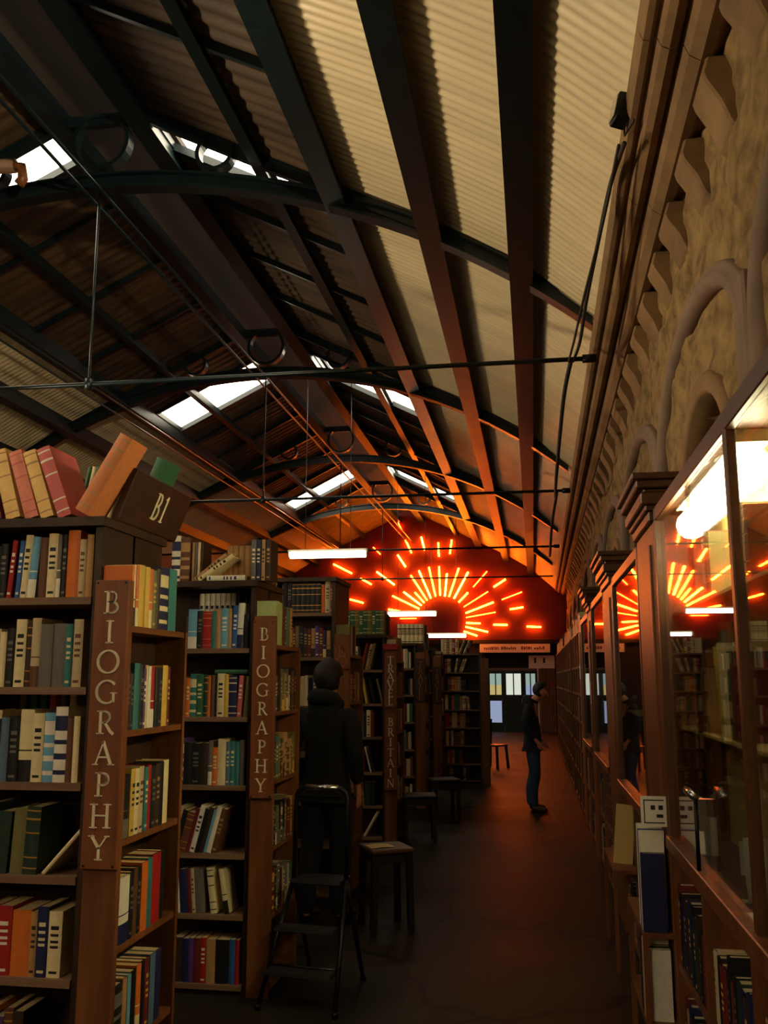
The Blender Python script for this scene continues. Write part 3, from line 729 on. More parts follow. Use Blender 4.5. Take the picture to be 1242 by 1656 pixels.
# ---- books, second case
N2 = 'second bookcase'; G2 = 'books on the second biography bookcase'
yb = Y2 + .018; xl = -2.08
row([('dark brown', 20, 190, 'plain'), ('light blue', 46, 236, 'foot'), ('black', 30, 225, 'title'), ('red', 46, 222, 'bands'), ('teal', 24, 224, 'plain'), ('tan', 24, 236, 'plain'), ('light blue', 38, 240, 'title'), ('tan', 18, 236, 'plain'), ('blue', 26, 256, 'title', 2), ('white', 30, 270, 'foot', 2), ('black', 26, 200, 'plain')], (xl, yb, 1.93), 'S', ph('top front', N2), G2, .17, fit=.39)
row([('grey', 20, 236, 'plain'), ('orange', 22, 226, 'title'), ('teal', 34, 250, 'blotch'), ('green', 36, 246, 'title'), ('dark green', 22, 242, 'bands'), ('orange', 14, 240, 'plain'), ('brown', 22, 242, 'plain'), ('black', 14, 240, 'plain'), ('cream', 36, 252, 'title'), ('yellow', 24, 246, 'plain'), ('navy', 42, 240, 'bands'), ('pink', 24, 240, 'title', 3), ('olive', 24, 236, 'plain', 4)], (xl, yb, 1.53), 'S', ph('second front', N2), G2, .17, fit=.39)
row([('purple', 24, 262, 'blotch'), ('black', 42, 240, 'plain'), ('black', 50, 236, 'title'), ('dark brown', 44, 238, 'plain'), ('grey', 22, 250, 'foot'), ('orange', 30, 212, 'title'), ('cream', 44, 262, 'plain'), ('grey blue', 22, 246, 'title'), ('teal', 28, 250, 'title'), ('teal', 24, 246, 'plain'), ('grey', 26, 256, 'plain')], (xl, yb, 1.14), 'S', ph('third front', N2), G2, .17, fit=.39)
row([('beige', 26, 260, 'title', 14), ('black', 30, 240, 'plain', 14), ('brown', 44, 226, 'bands', 14), ('dark red', 22, 250, 'plain', 14), ('white', 30, 268, 'title', 14), ('black', 22, 250, 'plain', 14), ('dark brown', 28, 256, 'plain', 14), ('light blue', 16, 246, 'plain', 14), ('white', 28, 262, 'plain', 14), ('brown', 30, 250, 'title', 14)], (xl - .05, yb, .76), 'S', ph('fourth front', N2), G2, .17)
row([('white', 12, 195, 'plain', -5), ('navy', 48, 236, 'plain', -5), ('dark red', 22, 238, 'plain', -5), ('beige', 20, 242, 'title', -5), ('grey', 54, 240, 'plain', -5), ('cream', 38, 250, 'bands', -8), ('cream', 30, 246, 'foot', -10)], (xl + .01, yb, .43), 'S', ph('fifth front', N2), G2, .17)
row([('dark brown', 44, 236, 'plain'), ('navy', 28, 232, 'plain'), ('purple', 24, 236, 'plain'), ('dark red', 30, 236, 'plain'), ('red', 26, 240, 'title'), ('tan', 40, 232, 'plain'), ('black', 62, 232, 'plain'), ('blue', 26, 236, 'plain'), ('red', 18, 234, 'plain')], (xl, yb, .06), 'S', ph('lowest front', N2), G2, .17, fit=.39)
for i, cc in enumerate(['white'] * 7): make_book((cc, .03, .345, 'title'), (-2.04 + i * .034, Y2 + .20, 1.932), 0, 0, .085, 'tall white book at back of the top shelf of second bookcase, %s from left' % ORD[i], G2)
for i in range(4): make_book(('navy', .016, .325, 'foot'), (-1.80 + i * .024, Y2 + .20, 1.932), 0, R(9), .085, 'slim navy book leaning at back of the top shelf of second bookcase, %s from left' % ORD[i], G2)
make_book(('green', .026, .20, 'plain'), (-1.885, Y2 + .04, 1.53 + .262), 0, 0, .13, 'green book lying flat over the second front shelf books of second bookcase', G2, rot=(0, R(90), 0))
side_cols2 = ['olive', 'tan', 'brown', 'black', 'teal', 'dark red', 'beige', 'dark brown', 'grey']
row([('pale green', 86, 262, 'plain'), ('pale green', 60, 258, 'plain'), ('brown', 60, 240, 'plain'), ('dark red', 40, 236, 'title'), ('teal', 46, 242, 'plain'), ('olive', 50, 240, 'plain'), ('tan', 48, 244, 'title')], (xb, Y2 + .03, 1.95), 'E', ph('top aisle-side', N2), G2, SD)
for k, z in enumerate(SIDE_A[1:5]):
    row(rnd_specs(500, side_cols2, 40 + k, 26, 58, 210, 262), (xb, Y2 + .035, z), 'E', ph(['second aisle-side', 'third aisle-side', 'fourth aisle-side', 'fifth aisle-side'][k], N2), G2, SD)
zt = 2.335; GT2 = 'books on top of the second bookcase'
make_book(('white', .055, .30, 'blotch'), (-2.19, Y2 + .12, zt), 0, 0, .16, 'white book with red pattern at left on top of second bookcase', GT2)
make_book(('brown', .06, .29, 'blotch'), (-2.13, Y2 + .12, zt), 0, 0, .16, 'brown and red jacketed book beside the white one on second bookcase', GT2)
for i, cc in enumerate(['tan', 'grey', 'cream', 'dark brown']): make_book((cc, .016, .26, 'plain'), (-2.085 + .019 * i, Y2 + .14, zt), 0, 0, .15, 'slim %s book beside the patterned jackets on top of second bookcase' % cc, GT2)
make_book(('tan', .03, .25, 'title'), (-2.035, Y2 + .05, zt + .012), 0, R(52), .16, 'tan book leaning steeply right on top of the second bookcase', GT2)
make_book(('cream', .028, .26, 'title'), (-2.005, Y2 + .03, zt + .012), 0, R(56), .16, 'cream book leaning steeply right, front one, on top of second bookcase', GT2)
make_book(('white', .034, .24, 'title'), (-1.95, Y2 + .025, zt + .018), 0, 0, .15, 'thick white book lying flat on top of the second bookcase', GT2, rot=(0, R(90), 0))
for i in range(5): make_book(('tan', .036, .235, 'plain'), (-1.855 + i * .038, Y2 + .17, zt + .0), 0, 0, .14, 'tan volume of an upright set on second bookcase, %s from left' % ORD[i], GT2)
for i, (cc, tt) in enumerate((('grey', .03), ('navy', .028), ('tan', .022), ('dark brown', .03))):
    make_book((cc, tt, .25, 'title'), (-1.655 + i * .0305 - .005, Y2 + .03, zt), 0, 0, .16, '%s book right of the tan set on top of second bookcase' % cc, GT2)
row([('dark brown', 50, 250, 'plain'), ('dark red', 44, 246, 'plain'), ('brown', 40, 240, 'title'), ('black', 46, 240, 'plain'), ('olive', 40, 232, 'title')], (-1.62, Y2 + .22, zt), 'E', 'on top of second bookcase, facing aisle', GT2, .15)

# ---- books, third case
N3 = 'third bookcase'; G3 = 'books on the third bookcase'
row([('black', 44, 262, 'plain'), ('black', 40, 258, 'title')] + [('black', 42, 256, 'bands')] * 6 + [('orange', 34, 240, 'plain'), ('beige', 40, 268, 'title'), ('brown', 30, 258, 'title')], (-2.10, Y3 + .018, 2.30), 'S', ph('top front', N3), G3, .17)
row(rnd_specs(430, DARKMIX, 61, 24, 40, 220, 260), (-2.10, Y3 + .018, 1.93), 'S', ph('second front', N3), G3, .17)
row([('cream', 30, 240, 'plain'), ('cream', 30, 244, 'plain'), ('white', 26, 250, 'plain'), ('black', 40, 230, 'plain'), ('grey', 34, 240, 'title'), ('navy', 40, 240, 'plain')], (-1.95, Y3 + .018, 1.53), 'S', ph('third front', N3), G3, .17)
row([('olive', 70, 250, 'plain'), ('beige', 46, 246, 'plain'), ('brown', 50, 240, 'plain'), ('dark brown', 60, 244, 'plain'), ('tan', 50, 240, 'plain')], (xb, Y3 + .03, 1.95), 'E', ph('top aisle-side', N3), G3, SD)
for k, z in enumerate(SIDE_A[1:4]):
    row(rnd_specs(480, ['brown', 'dark brown', 'tan', 'dark red', 'olive'], 70 + k, 34, 62, 220, 260), (xb, Y3 + .035, z), 'E', ph(['second aisle-side', 'third aisle-side', 'fourth aisle-side'][k], N3), G3, SD)
# ---- books, fourth case
N4 = 'travel bookcase'; G4 = 'books on the travel bookcase'
row([('white', 34, 262, 'title'), ('dark brown', 30, 240, 'plain'), ('red', 26, 300, 'plain', 12), ('black', 24, 290, 'plain', 12), ('tan', 34, 290, 'title', 12), ('olive', 28, 300, 'plain', 12)], (-1.98, Y4 + .018, 1.85), 'S', ph('top front', N4), G4, .17)
row([('grey', 34, 230, 'plain'), ('dark green', 40, 240, 'plain'), ('yellow', 26, 290, 'plain', -10), ('black', 28, 280, 'plain', -12), ('olive', 22, 280, 'plain', -14)], (-1.98, Y4 + .018, 1.48), 'S', ph('second front', N4), G4, .17)
row([('tan', 34, 270, 'plain'), ('black', 36, 280, 'plain'), ('grey blue', 34, 270, 'title'), ('black', 30, 262, 'plain'), ('cream', 46, 290, 'title'), ('dark red', 40, 270, 'plain')], (-1.98, Y4 + .018, 1.12), 'S', ph('third front', N4), G4, .17)
row([('olive', 40, 262, 'plain'), ('dark green', 36, 270, 'plain'), ('red', 34, 240, 'plain'), ('white', 16, 280, 'plain', -14), ('black', 40, 240, 'plain', -14)], (-1.98, Y4 + .018, .74), 'S', ph('fourth front', N4), G4, .17)
row([('red', 50, 280, 'plain', -4), ('tan', 44, 276, 'plain', -4), ('dark green', 60, 250, 'plain'), ('black', 60, 250, 'plain')], (-1.98, Y4 + .018, .39), 'S', ph('fifth front', N4), G4, .17)
make_book(('cream', .03, .30, 'plain'), (-1.86, Y4 + .02, .06 + .012), 0, R(30), .2, 'cream book leaning alone on the lowest front shelf of travel bookcase', G4)
zt = 2.24
for i in range(9): make_book((['green', 'green', 'olive'][i % 3], .048, .275, 'bands' if i % 3 else 'title'), (-2.06 + i * .0485, Y4 + .05, zt), 0, 0, .17, '%s and cream volume, %s from left, on top of the travel bookcase' % (['green', 'green', 'olive'][i % 3], ORD[i]), 'green set on the travel bookcase')
row([('dark brown', 60, 240, 'plain'), ('black', 54, 236, 'plain'), ('dark red', 50, 230, 'plain')], (-1.63, Y4 + .2, zt), 'E', 'on top of travel bookcase, facing aisle', G4, .14)
o = MB().prism([(-1.64, 2.071), (-1.49, 2.071), (-1.475, 2.135), (-1.655, 2.135)], Y4 - .035, Y4 + .02).build('shelf_card', MATS['cloth red'])
tag(o, 'red wedge card standing on top of the TRAVEL BRITAIN post', 'card')
# fifth case: cream set on top
for i in range(6): make_book(('cream', .06, .27, 'title'), (-1.87 + i * .062, Y5 + .05, 2.25), 0, 0, .16, 'cream volume, %s from left, on top of the fifth bookcase' % ORD[i], 'cream set on the fifth bookcase', True)
make_book(('dark brown', .12, .26, 'plain'), (-1.52, Y5 + .35, 2.2515), R(90), 0, .14, 'dark brown bulky volume beside the cream set on fifth bookcase', 'cream set on the fifth bookcase', True)
# far case rows (small in the picture): single meshes, spines and pages together
def far_book(spec, pos, lean, label, group, depth=.15):
    colr, tt, h, style = spec
    global NBOOK
    NBOOK += 1
    c, p = book_meshes(tt, h, depth, style, True)
    o_ = len(c.v); c.v += p.v; c.f += [[i + o_ for i in f] for f in p.f]; c.m += [2] * len(p.f); c.sm += p.sm
    b = c.build('book', [MATS['cloth ' + colr], MATS['cloth ' + BANDC[colr]], M_page], fix=False)
    b.location = pos; b.rotation_euler = (0, lean, 0)
    return tag(b, label, 'book', group)
far_rows = [
 (2.181, [('cream', 60, 250), ('cream', 46, 246), ('tan', 36, 250), ('cream', 50, 255), ('red', 50, 240), ('cream', 50, 250), ('yellow', 30, 250, 22), ('black', 40, 240, 22), ('cream', 24, 250, 24), ('dark brown', 40, 240, 24)]),
 (1.86, [('dark brown', 60, 200), ('red', 44, 235), ('cream', 56, 235), ('black', 60, 220), ('cream', 36, 240, 10), ('black', 40, 230, 14), ('beige', 30, 235, 18), ('cream', 26, 240, 20)]),
 (1.55, [('cream', 50, 250), ('black', 60, 235), ('brown', 60, 240), ('orange', 60, 240), ('yellow', 46, 245), ('beige', 50, 240), ('black', 90, 220)]),
 (1.23, [('cream', 60, 260), ('cream', 50, 255), ('dark green', 60, 240), ('pink', 50, 240), ('green', 90, 260), ('tan', 46, 230), ('cream', 60, 235), ('beige', 46, 220, -6)]),
 (.93, [('tan', 50, 240), ('red', 80, 245), ('dark red', 40, 230), ('beige', 90, 250), ('brown', 50, 220), ('tan', 90, 245), ('black', 70, 200)]),
 (.63, [('tan', 70, 235), ('cream', 46, 245), ('dark green', 36, 240), ('cream', 40, 250), ('brown', 120, 215), ('tan', 60, 245)]),
 (.33, [('black', 90, 220), ('tan', 36, 230), ('red', 44, 235), ('beige', 36, 240), ('dark green', 80, 230), ('dark red', 60, 225)]),
 (.06, [('black', 120, 220), ('grey', 70, 230), ('black', 160, 215), ('grey', 50, 230), ('dark brown', 80, 220)])]
SH7 = ['top of', 'first shelf of', 'second shelf of', 'third shelf of', 'fourth shelf of', 'fifth shelf of', 'sixth shelf of', 'lowest shelf of']
for k, (z, sp) in enumerate(far_rows):
    x = -1.58; prev = 0
    for i, s in enumerate(sp):
        a = R(s[3]) if len(s) > 3 else 0; tt = s[1] / 1000
        if a < 0: x += s[2] / 1000 * math.sin(-a)
        t2 = tt / math.cos(a)
        if x + t2 > -.925 and k: break
        far_book((s[0], tt, s[2] / 1000, random.choice(['plain', 'title', 'bands'])), (x + t2 / 2 + (0 if a <= 0 else t2 / 2 - tt / 2 * math.cos(a)), 16.37, z + tt / 2 * math.sin(abs(a)) + .0005), a, '%s book, %s from left, %s the far aisle bookcase' % (s[0], ORD[i], SH7[k]), 'books on the far bookcase')
        x += t2 + .001

# ================================================================== RIGHT SIDE: DISPLAY CABINETS, PILASTERS, LOW SHELVES
XR = .60
def cabinet(name, label, ya, yb_, z0, z1, stiles, glass_split, lamp=True, depth=.27):
    t = thing('display_cabinet', label, 'display cabinet', (XR, ya, z0), 0, 'glazed display cabinets')
    L = yb_ - ya; H = z1 - z0
    MB().box(depth - .02, depth, 0, L, 0, H).build('back_panel', M_linen, t)
    fr = MB().box(0, depth, 0, L, H - .03, H); fr.build('top_board', M_wood, t)
    MB().box(-.02, depth, 0, L, 0, .03).build('base_board', M_wood, t, bevel=.004)
    for yy in (0, L - .025): MB().box(0, depth, yy, yy + .025, .03, H - .03).build('side_panel', M_wood, t)
    MB().box(-.012, .02, 0, L, H - .06, H + .005).build('top_rail', M_wood_red, t, bevel=.004)
    MB().box(-.03, .02, 0, L, -.012, .045).build('bottom_rail', M_wood, t, bevel=.004)
    for yy in stiles:
        MB().box(-.012, .02, yy - ya - .022, yy - ya + .022, .03, H - .05).build('stile', M_wood_red, t, bevel=.004)
    for (g0, g1, off) in glass_split:
        MB().box(off, off + .005, g0 - ya, g1 - ya, .045, H - .06).build('glass_pane', M_glass, t)
    if lamp:
        l0, l1 = 1.62, L - .36
        MB().box(.04, .15, l0, l1, H - .07, H - .03).build('lamp_housing', M_white, t)
        MB().tube([(.095, l0 + .03, H - .14), (.095, l1 - .03, H - .14)], .062, 12).build('lamp_tube', M_caselamp, t)
    for z in (.52, 1.03):
        if z < H - .3: MB().box(.05, depth - .02, .03, L - .03, z, z + .012).build('shelf', M_linen, t)
    return t
cA = cabinet('A', 'large lit glass display cabinet nearest on the right, reflecting the neon', 1.35, 4.56, 1.01, 2.55, (1.37, 2.87, 4.54), ((1.40, 2.85, .006), (2.89, 3.72, .004), (3.66, 4.52, .011)))
lk = MB().box(-.02, .004, 2.30, 2.33, .20, .31).tube([(-.02, 2.315, .31), (-.05, 2.315, .33)], .012, 8); lk.build('lock', M_chrome, cA)
MB().tube([(-.03, 2.315, .06), (-.03, 2.315, .31)], .008, 6).build('lock_bar', M_black, cA)
MB().tube([(-.045, 2.25, .325), (-.05, 2.38, .335)], .014, 8).build('lock_handle', M_chrome, cA)
cB = cabinet('B', 'narrow glass display cabinet second on the right, past the tall pilaster', 5.36, 7.10, 1.0, 2.48, (5.38, 7.08), ((5.40, 7.06, .006),), lamp=False)
cC = cabinet('C', 'glass display cabinet third on the right, orange reflections in it', 8.0, 9.7, 1.0, 2.50, (8.02, 9.68), ((8.04, 9.66, .006),), lamp=False)
cD = cabinet('D', 'glass display cabinet farthest on the right, before the tall shelves', 10.3, 11.8, 1.0, 2.46, (10.32, 11.78), ((10.34, 11.76, .006),), lamp=False)
def pilaster(ya, yb_, ztop, label, capital=True):
    t = thing('pilaster', label, 'pilaster', (XR, (ya + yb_) / 2, 0), 0, 'wooden pilasters between the cabinets')
    h = (yb_ - ya) / 2
    MB().box(-.01, .26, -h, h, 0, ztop).build('shaft', M_wood, t, bevel=.005)
    MB().box(-.022, .0, -h + .10, h - .10, 1.2, ztop - .1).build('raised_strip', M_wood, t, bevel=.004)
    if capital:
        for k, (o, z0, z1) in enumerate(((.02, 0, .05), (.035, .05, .08), (.055, .08, .14), (.04, .14, .16), (.075, .16, .20), (.095, .20, .235))):
            MB().box(-.01 - o, .26, -h - o * .6, h + o * .6, ztop + z0, ztop + z1).build('capital_moulding', M_wood_red, t, bevel=.006)
    return t
pilaster(4.60, 5.32, 2.50, 'broad brown wooden pilaster with stepped capital beside the lit cabinet')
pilaster(7.14, 7.96, 2.46, 'brown pilaster with stepped capital, second along the right wall')
pilaster(9.74, 10.26, 2.44, 'brown pilaster with stepped capital, third along the right wall')
pilaster(11.84, 12.3, 2.42, 'plain brown pilaster, last before the tall right-hand shelves', False)
# low bookshelves under the cabinets, spines to the aisle
def low_shelf(ya, yb_, label, ztop=.985, shelves=(.07, .52), ups=None, depth=.27, name='low_bookshelf'):
    t = thing(name, label, 'bookshelf', (XR, ya, 0), 0, 'bookshelves along the right wall')
    L = yb_ - ya
    MB().box(depth - .02, depth, 0, L, 0, ztop).build('back_panel', M_case, t)
    for z in shelves: MB().box(0.0, depth - .02, 0, L, z - .03, z).build('shelf', M_wood, t)
    MB().box(-.005, depth - .02, 0, L, ztop - .028, ztop).build('top_board', M_wood, t)
    n = max(1, round(L / .75))
    for k in range(n + 1):
        yy = L * k / n; w = .025
        MB().box(-.008, depth - .02, max(0, yy - w), min(L, yy + w), 0, ztop - .028).build('upright', M_wood, t)
    return t, n
GR = 'books along the right wall'
rg = random.Random(5)
RCOL = ['navy', 'dark red', 'black', 'dark green', 'brown', 'dark brown', 'navy', 'beige', 'dark red', 'black', 'tan']
for q, (ya, yb_, lab, short) in enumerate(((1.35, 4.58, 'low brown bookshelf under the nearest lit display cabinet', 'under nearest cabinet'), (5.34, 7.12, 'low brown bookshelf under the second display cabinet', 'under second cabinet'), (7.98, 9.72, 'low brown bookshelf under the third display cabinet', 'under third cabinet'), (10.28, 11.82, 'low brown bookshelf under the farthest display cabinet', 'under farthest cabinet'))):
    t, n = low_shelf(ya, yb_, lab)
    L = yb_ - ya
    for k in range(n):
        lo, hi = ya + L * k / n + .03, ya + L * (k + 1) / n - .03
        if hi < 2.7: continue
        for z, zn in ((.07, 'lower'), (.52, 'upper')):
            sp = rnd_specs((hi - lo) * 1000 * rg.uniform(.6, .96), RCOL, 500 + q * 40 + k * 3 + int(z * 10), 26, 62, 250, 330)
            bay = ['farthest', 'next', 'third', 'near', 'nearest'][n - 1 - k] if n - 1 - k < 5 else 'other'
            sp = [(c_, t_2, h_, 'plain' if k_ % 3 else 'title') for k_, (c_, t_2, h_, s_) in enumerate(sp)]
            row(sp, (XR + .012, hi, z), 'W', '%s bay, %s shelf %s' % (bay, zn, short), GR, .2)
# tall shelves further along
for q, (ya, yb_, lab) in enumerate(((12.32, 15.2, 'tall brown bookshelf along the right wall just past the cabinets'), (15.6, 19.5, 'tall brown bookshelf along the right wall, second past the cabinets'), (19.9, 25.5, 'tall brown bookshelf along the right wall, farthest run'))):
    t, n = low_shelf(ya, yb_, lab, 2.38, (.07, .46, .84, 1.2, 1.56, 1.92), name='tall_bookshelf')

# ---- ONE object for the remaining small far books
def stuff_books():
    mb = MB(); rg = random.Random(99)
    names = ['cream', 'tan', 'brown', 'dark red', 'black', 'navy', 'teal', 'olive', 'beige', 'red', 'green', 'white']
    mats = [MATS['cloth ' + n] for n in names] + [M_page]
    def strip(x0, x1, y0, y1, axis, z, hmin=.2, hmax=.27, facing=-1):
        p = (x0 if axis == 'x' else y0); end = (x1 if axis == 'x' else y1)
        while True:
            w = rg.uniform(.02, .05)
            if p + w > end: break
            h = rg.uniform(hmin, hmax); mi = rg.randrange(12)
            if axis == 'x': mb.box(p, p + w - .001, y0, y1, z, z + h, mi)
            else: mb.box(x0, x1, p, p + w - .001, z, z + h, mi)
            p += w + (rg.random() < .05) * rg.uniform(.03, .12)
    for (Y, fr) in ((Y5, [1.9, 1.53, 1.16, .79, .43, .06]), (Y6, [1.9, 1.53, 1.16, .79, .43, .06])):
        for z in fr: strip(-2.1, -1.68, Y + .02, Y + .16, 'x', z + .001)
        for z in SIDE_A[:5]: strip(-1.62, -1.515, Y + .04, Y + .55, 'y', z + .001)
    for z in SIDE_A[:5]: strip(-1.62, -1.515, Y4 + .04, Y4 + .55, 'y', z + .001)
    strip(-2.1, -1.7, Y6 + .04, Y6 + .2, 'x', 2.251)
    for (a, b) in ((12.36, 15.15), (15.65, 19.45), (19.95, 25.4)):
        for z in (.07, .46, .84, 1.2, 1.56, 1.92):
            n = max(1, round((b - a) / .75))
            for k in range(n):
                strip(XR + .015, XR + .17, a + (b - a) * k / n + .05, a + (b - a) * (k + 1) / n - .05, 'y', z + .001, .22, .31)
        strip(XR + .03, XR + .19, a + .3, b - .2, 'y', 2.381, .15, .27)
    o = mb.build('far_books', mats, fix=False)
    tag(o, 'rows of small distant books filling the dim far shelves on both sides', 'books'); o['kind'] = 'stuff'
stuff_books()

# ---- things in and around the nearest cabinet
def plain_book(colr, t, h, d, pos, rotz, lean, label, group=None, style='plain'):
    return make_book((colr, t, h, style), pos, rotz, lean, d, label, group)
zc = 1.01 + .532
for i, (cc, tt, hh, an) in enumerate((('dark red', .05, .27, 0), ('dark red', .045, .26, 0), ('dark green', .03, .30, 0), ('cream', .022, .34, 12), ('yellow', .024, .33, 14))):
    make_book((cc, tt, hh, 'plain'), (XR + .07, 3.30 + i * .062 + (.05 if an else 0), zc + .002 + tt / 2 * math.sin(R(an))), R(-90), R(-an), .15, '%s book on the middle shelf inside the lit cabinet, %s from right' % (cc, ORD[i]), 'books inside the lit cabinet')
for i, (cc, tt, hh) in enumerate((('tan', .05, .25), ('brown', .05, .26), ('olive', .06, .24), ('dark brown', .05, .25), ('tan', .04, .23))):
    make_book((cc, tt, hh, 'bands'), (XR + .075, 3.9 + i * .068, zc + .002), R(-90), 0, .15, '%s old book in the group at far end of the lit cabinet, %s from right' % (cc, ORD[i]), 'books inside the lit cabinet')
for i in range(7):
    cc = ['brown', 'tan', 'dark green', 'dark red', 'olive', 'brown', 'beige'][i]
    make_book((cc, .045, .24 + .012 * (i % 3), 'bands'), (XR + .075, 3.05 + i * .05 + (.45 if i > 3 else 0), 1.01 + 1.043), R(-90), 0, .15, '%s old book on the upper shelf inside the lit cabinet, %s from right' % (cc, ORD[i]), 'books inside the lit cabinet')
def leaf(label, pts, w, pos, rotz, m=M_paper, grp=None):
    """a bent sheet: pts is the side view (y,z), w its width"""
    mb = MB(); vs = []
    for (a, b) in pts: vs += [(-w / 2, a, b), (w / 2, a, b), (w / 2, a, b + .002), (-w / 2, a, b + .002)]
    fs = []
    for i in range(len(pts) - 1):
        o = i * 4
        for j in range(4): fs.append((o + j, o + (j + 1) % 4, o + 4 + (j + 1) % 4, o + 4 + j))
    fs += [(0, 1, 2, 3), (len(vs) - 4, len(vs) - 1, len(vs) - 2, len(vs) - 3)]
    o = mb.add(vs, fs, 0, True).build('paper_leaf', m, loc=pos, rot=(0, 0, rotz))
    return tag(o, label, 'paper', grp)
zb_ = 1.01 + .031
curl = [(0, 0.001), (.05, .001), (.09, .015), (.12, .05), (.14, .10), (.15, .16)]
leaf('white paper leaf curling up on cabinet base, front one', curl, .10, (XR + .10, 3.35, zb_), R(180))
leaf('white paper leaf curling up on cabinet base, behind the front one', [(a, b * 1.25) for a, b in curl], .09, (XR + .14, 3.45, zb_), R(165))
leaf('small flat white paper lying at the right of cabinet base', [(0, .001), (.09, .003), (.16, .012)], .10, (XR + .10, 2.98, zb_), R(20))
def standing_card(label, pos, w, h, rot, m=M_paper, marks=True, name='price_card'):
    t = thing(name, label, 'card', pos); t.rotation_euler = rot
    MB().box(-w / 2, w / 2, 0, .003, 0, h).build('card', m, t)
    if marks:
        mk = MB()
        for k in range(3): mk.box(-w * .32, w * .32 - k * .01, -.001, 0, h * (.72 - .2 * k), h * (.72 - .2 * k) + .008)
        mk.build('printed_lines', M_ink, t)
    return t
standing_card('white card standing at the far end of lit cabinet base', (XR + .08, 4.15, zb_), .09, .15, (0, 0, R(-20)), marks=False)
standing_card('white card standing near the lock in lit cabinet', (XR + .17, 3.75, zb_), .08, .12, (0, 0, R(-15)), marks=False)
# framed notice and books standing proud of the pilaster
t = thing('framed_notice', 'small white framed notice on the books below the broad pilaster', 'notice', (XR - .062, 4.62, 1.08))
MB().box(-.065, .05, 0, .006, 0, .135).build('frame', M_paper, t)
ln = MB()
for (a, b, c, d) in ((-.052, -.047, .015, .12), (-.052, .04, .115, .12), (-.052, .04, .015, .02), (-.02, .0, .075, .095), (.015, .035, .075, .095), (.005, .035, .04, .055)): ln.box(a, b, -.001, 0, c, d)
ln.build('border_and_print', M_ink, t)
ds = thing('display_ledge', 'brown projecting ledge with two tiers at foot of the broad pilaster', 'shelf', (XR, 4.60, 0))
MB().box(-.145, -.011, 0, .72, .60, .622).build('ledge_shelf', M_wood, ds)
MB().box(-.145, -.011, 0, .72, .22, .242).build('ledge_shelf', M_wood, ds)
MB().box(-.145, -.12, .0, .03, 0, .60).build('ledge_post', M_wood, ds)
MB().box(-.145, -.12, .69, .72, 0, .60).build('ledge_post', M_wood, ds)
yy = 4.615
for i, (cc, tt, hh, dd) in enumerate((('navy', .03, .34, .10), ('white', .028, .40, .105), ('white', .02, .43, .112), ('red', .018, .42, .118), ('blue', .02, .43, .122), ('white', .034, .45, .112))):
    make_book((cc, tt, hh, 'plain'), (XR - .133, yy + tt / 2, .623), R(-90), 0, dd, '%s book on upper tier of projecting ledge, %s from right' % (cc, ORD[i]), 'books on the projecting ledge'); yy += tt + .003
yy = 4.635
for i, (cc, tt, hh) in enumerate((('white', .03, .30), ('dark green', .03, .31), ('white', .026, .34), ('tan', .03, .33), ('black', .04, .34), ('navy', .05, .33))):
    make_book((cc, tt, hh, 'plain'), (XR - .133, yy + tt / 2, .243), R(-90), 0, .11, '%s book on lower tier of projecting ledge, %s from right' % (cc, ORD[i]), 'books on the projecting ledge'); yy += tt + .003
yy = 4.64
for i, (cc, tt, hh) in enumerate((('navy', .05, .19), ('beige', .04, .20), ('blue', .04, .19), ('black', .05, .2))):
    make_book((cc, tt, hh, 'plain'), (XR - .125, yy + tt / 2, .001), R(-90), 0, .105, '%s book on the floor below the projecting ledge, %s from right' % (cc, ORD[i]), 'books on the projecting ledge'); yy += tt + .003
t = thing('clipped_print', 'cream print standing below the second display cabinet rail', 'print', (XR - .075, 6.35, .60)); t.rotation_euler = (R(-6), R(6), R(0))
MB().box(-.06, .06, 0, .004, 0, .36).build('sheet', M_linen, t)
ds2 = thing('display_ledge', 'brown projecting ledge under the second display cabinet', 'shelf', (XR, 6.15, 0))
MB().box(-.15, -.009, 0, .8, .575, .597).build('ledge_shelf', M_wood, ds2); MB().box(-.15, -.13, 0, .03, 0, .575).build('ledge_post', M_wood, ds2); MB().box(-.15, -.13, .77, .8, 0, .575).build('ledge_post', M_wood, ds2)
# notices pinned along the far pilasters
for i, (yy, z, m, w, h) in enumerate(((9.95, 1.50, M_pinkpaper, .14, .22), (9.95, 1.86, M_pinkpaper, .12, .16), (9.9, 2.06, MATS['cloth purple'], .10, .16), (12.05, 1.75, M_paper, .12, .18))):
    o = MB().box(-.004, 0, -w / 2, w / 2, 0, h).build('pinned_notice', m, loc=(XR - .023 if i < 3 else XR - .023, yy, z))
    tag(o, ['pink notice on the third pilaster, lowest of three', 'pale pink notice on the third pilaster, middle one', 'purple notice on the third pilaster, topmost', 'white notice pinned on the plain last pilaster'][i], 'notice', 'notices on the right')

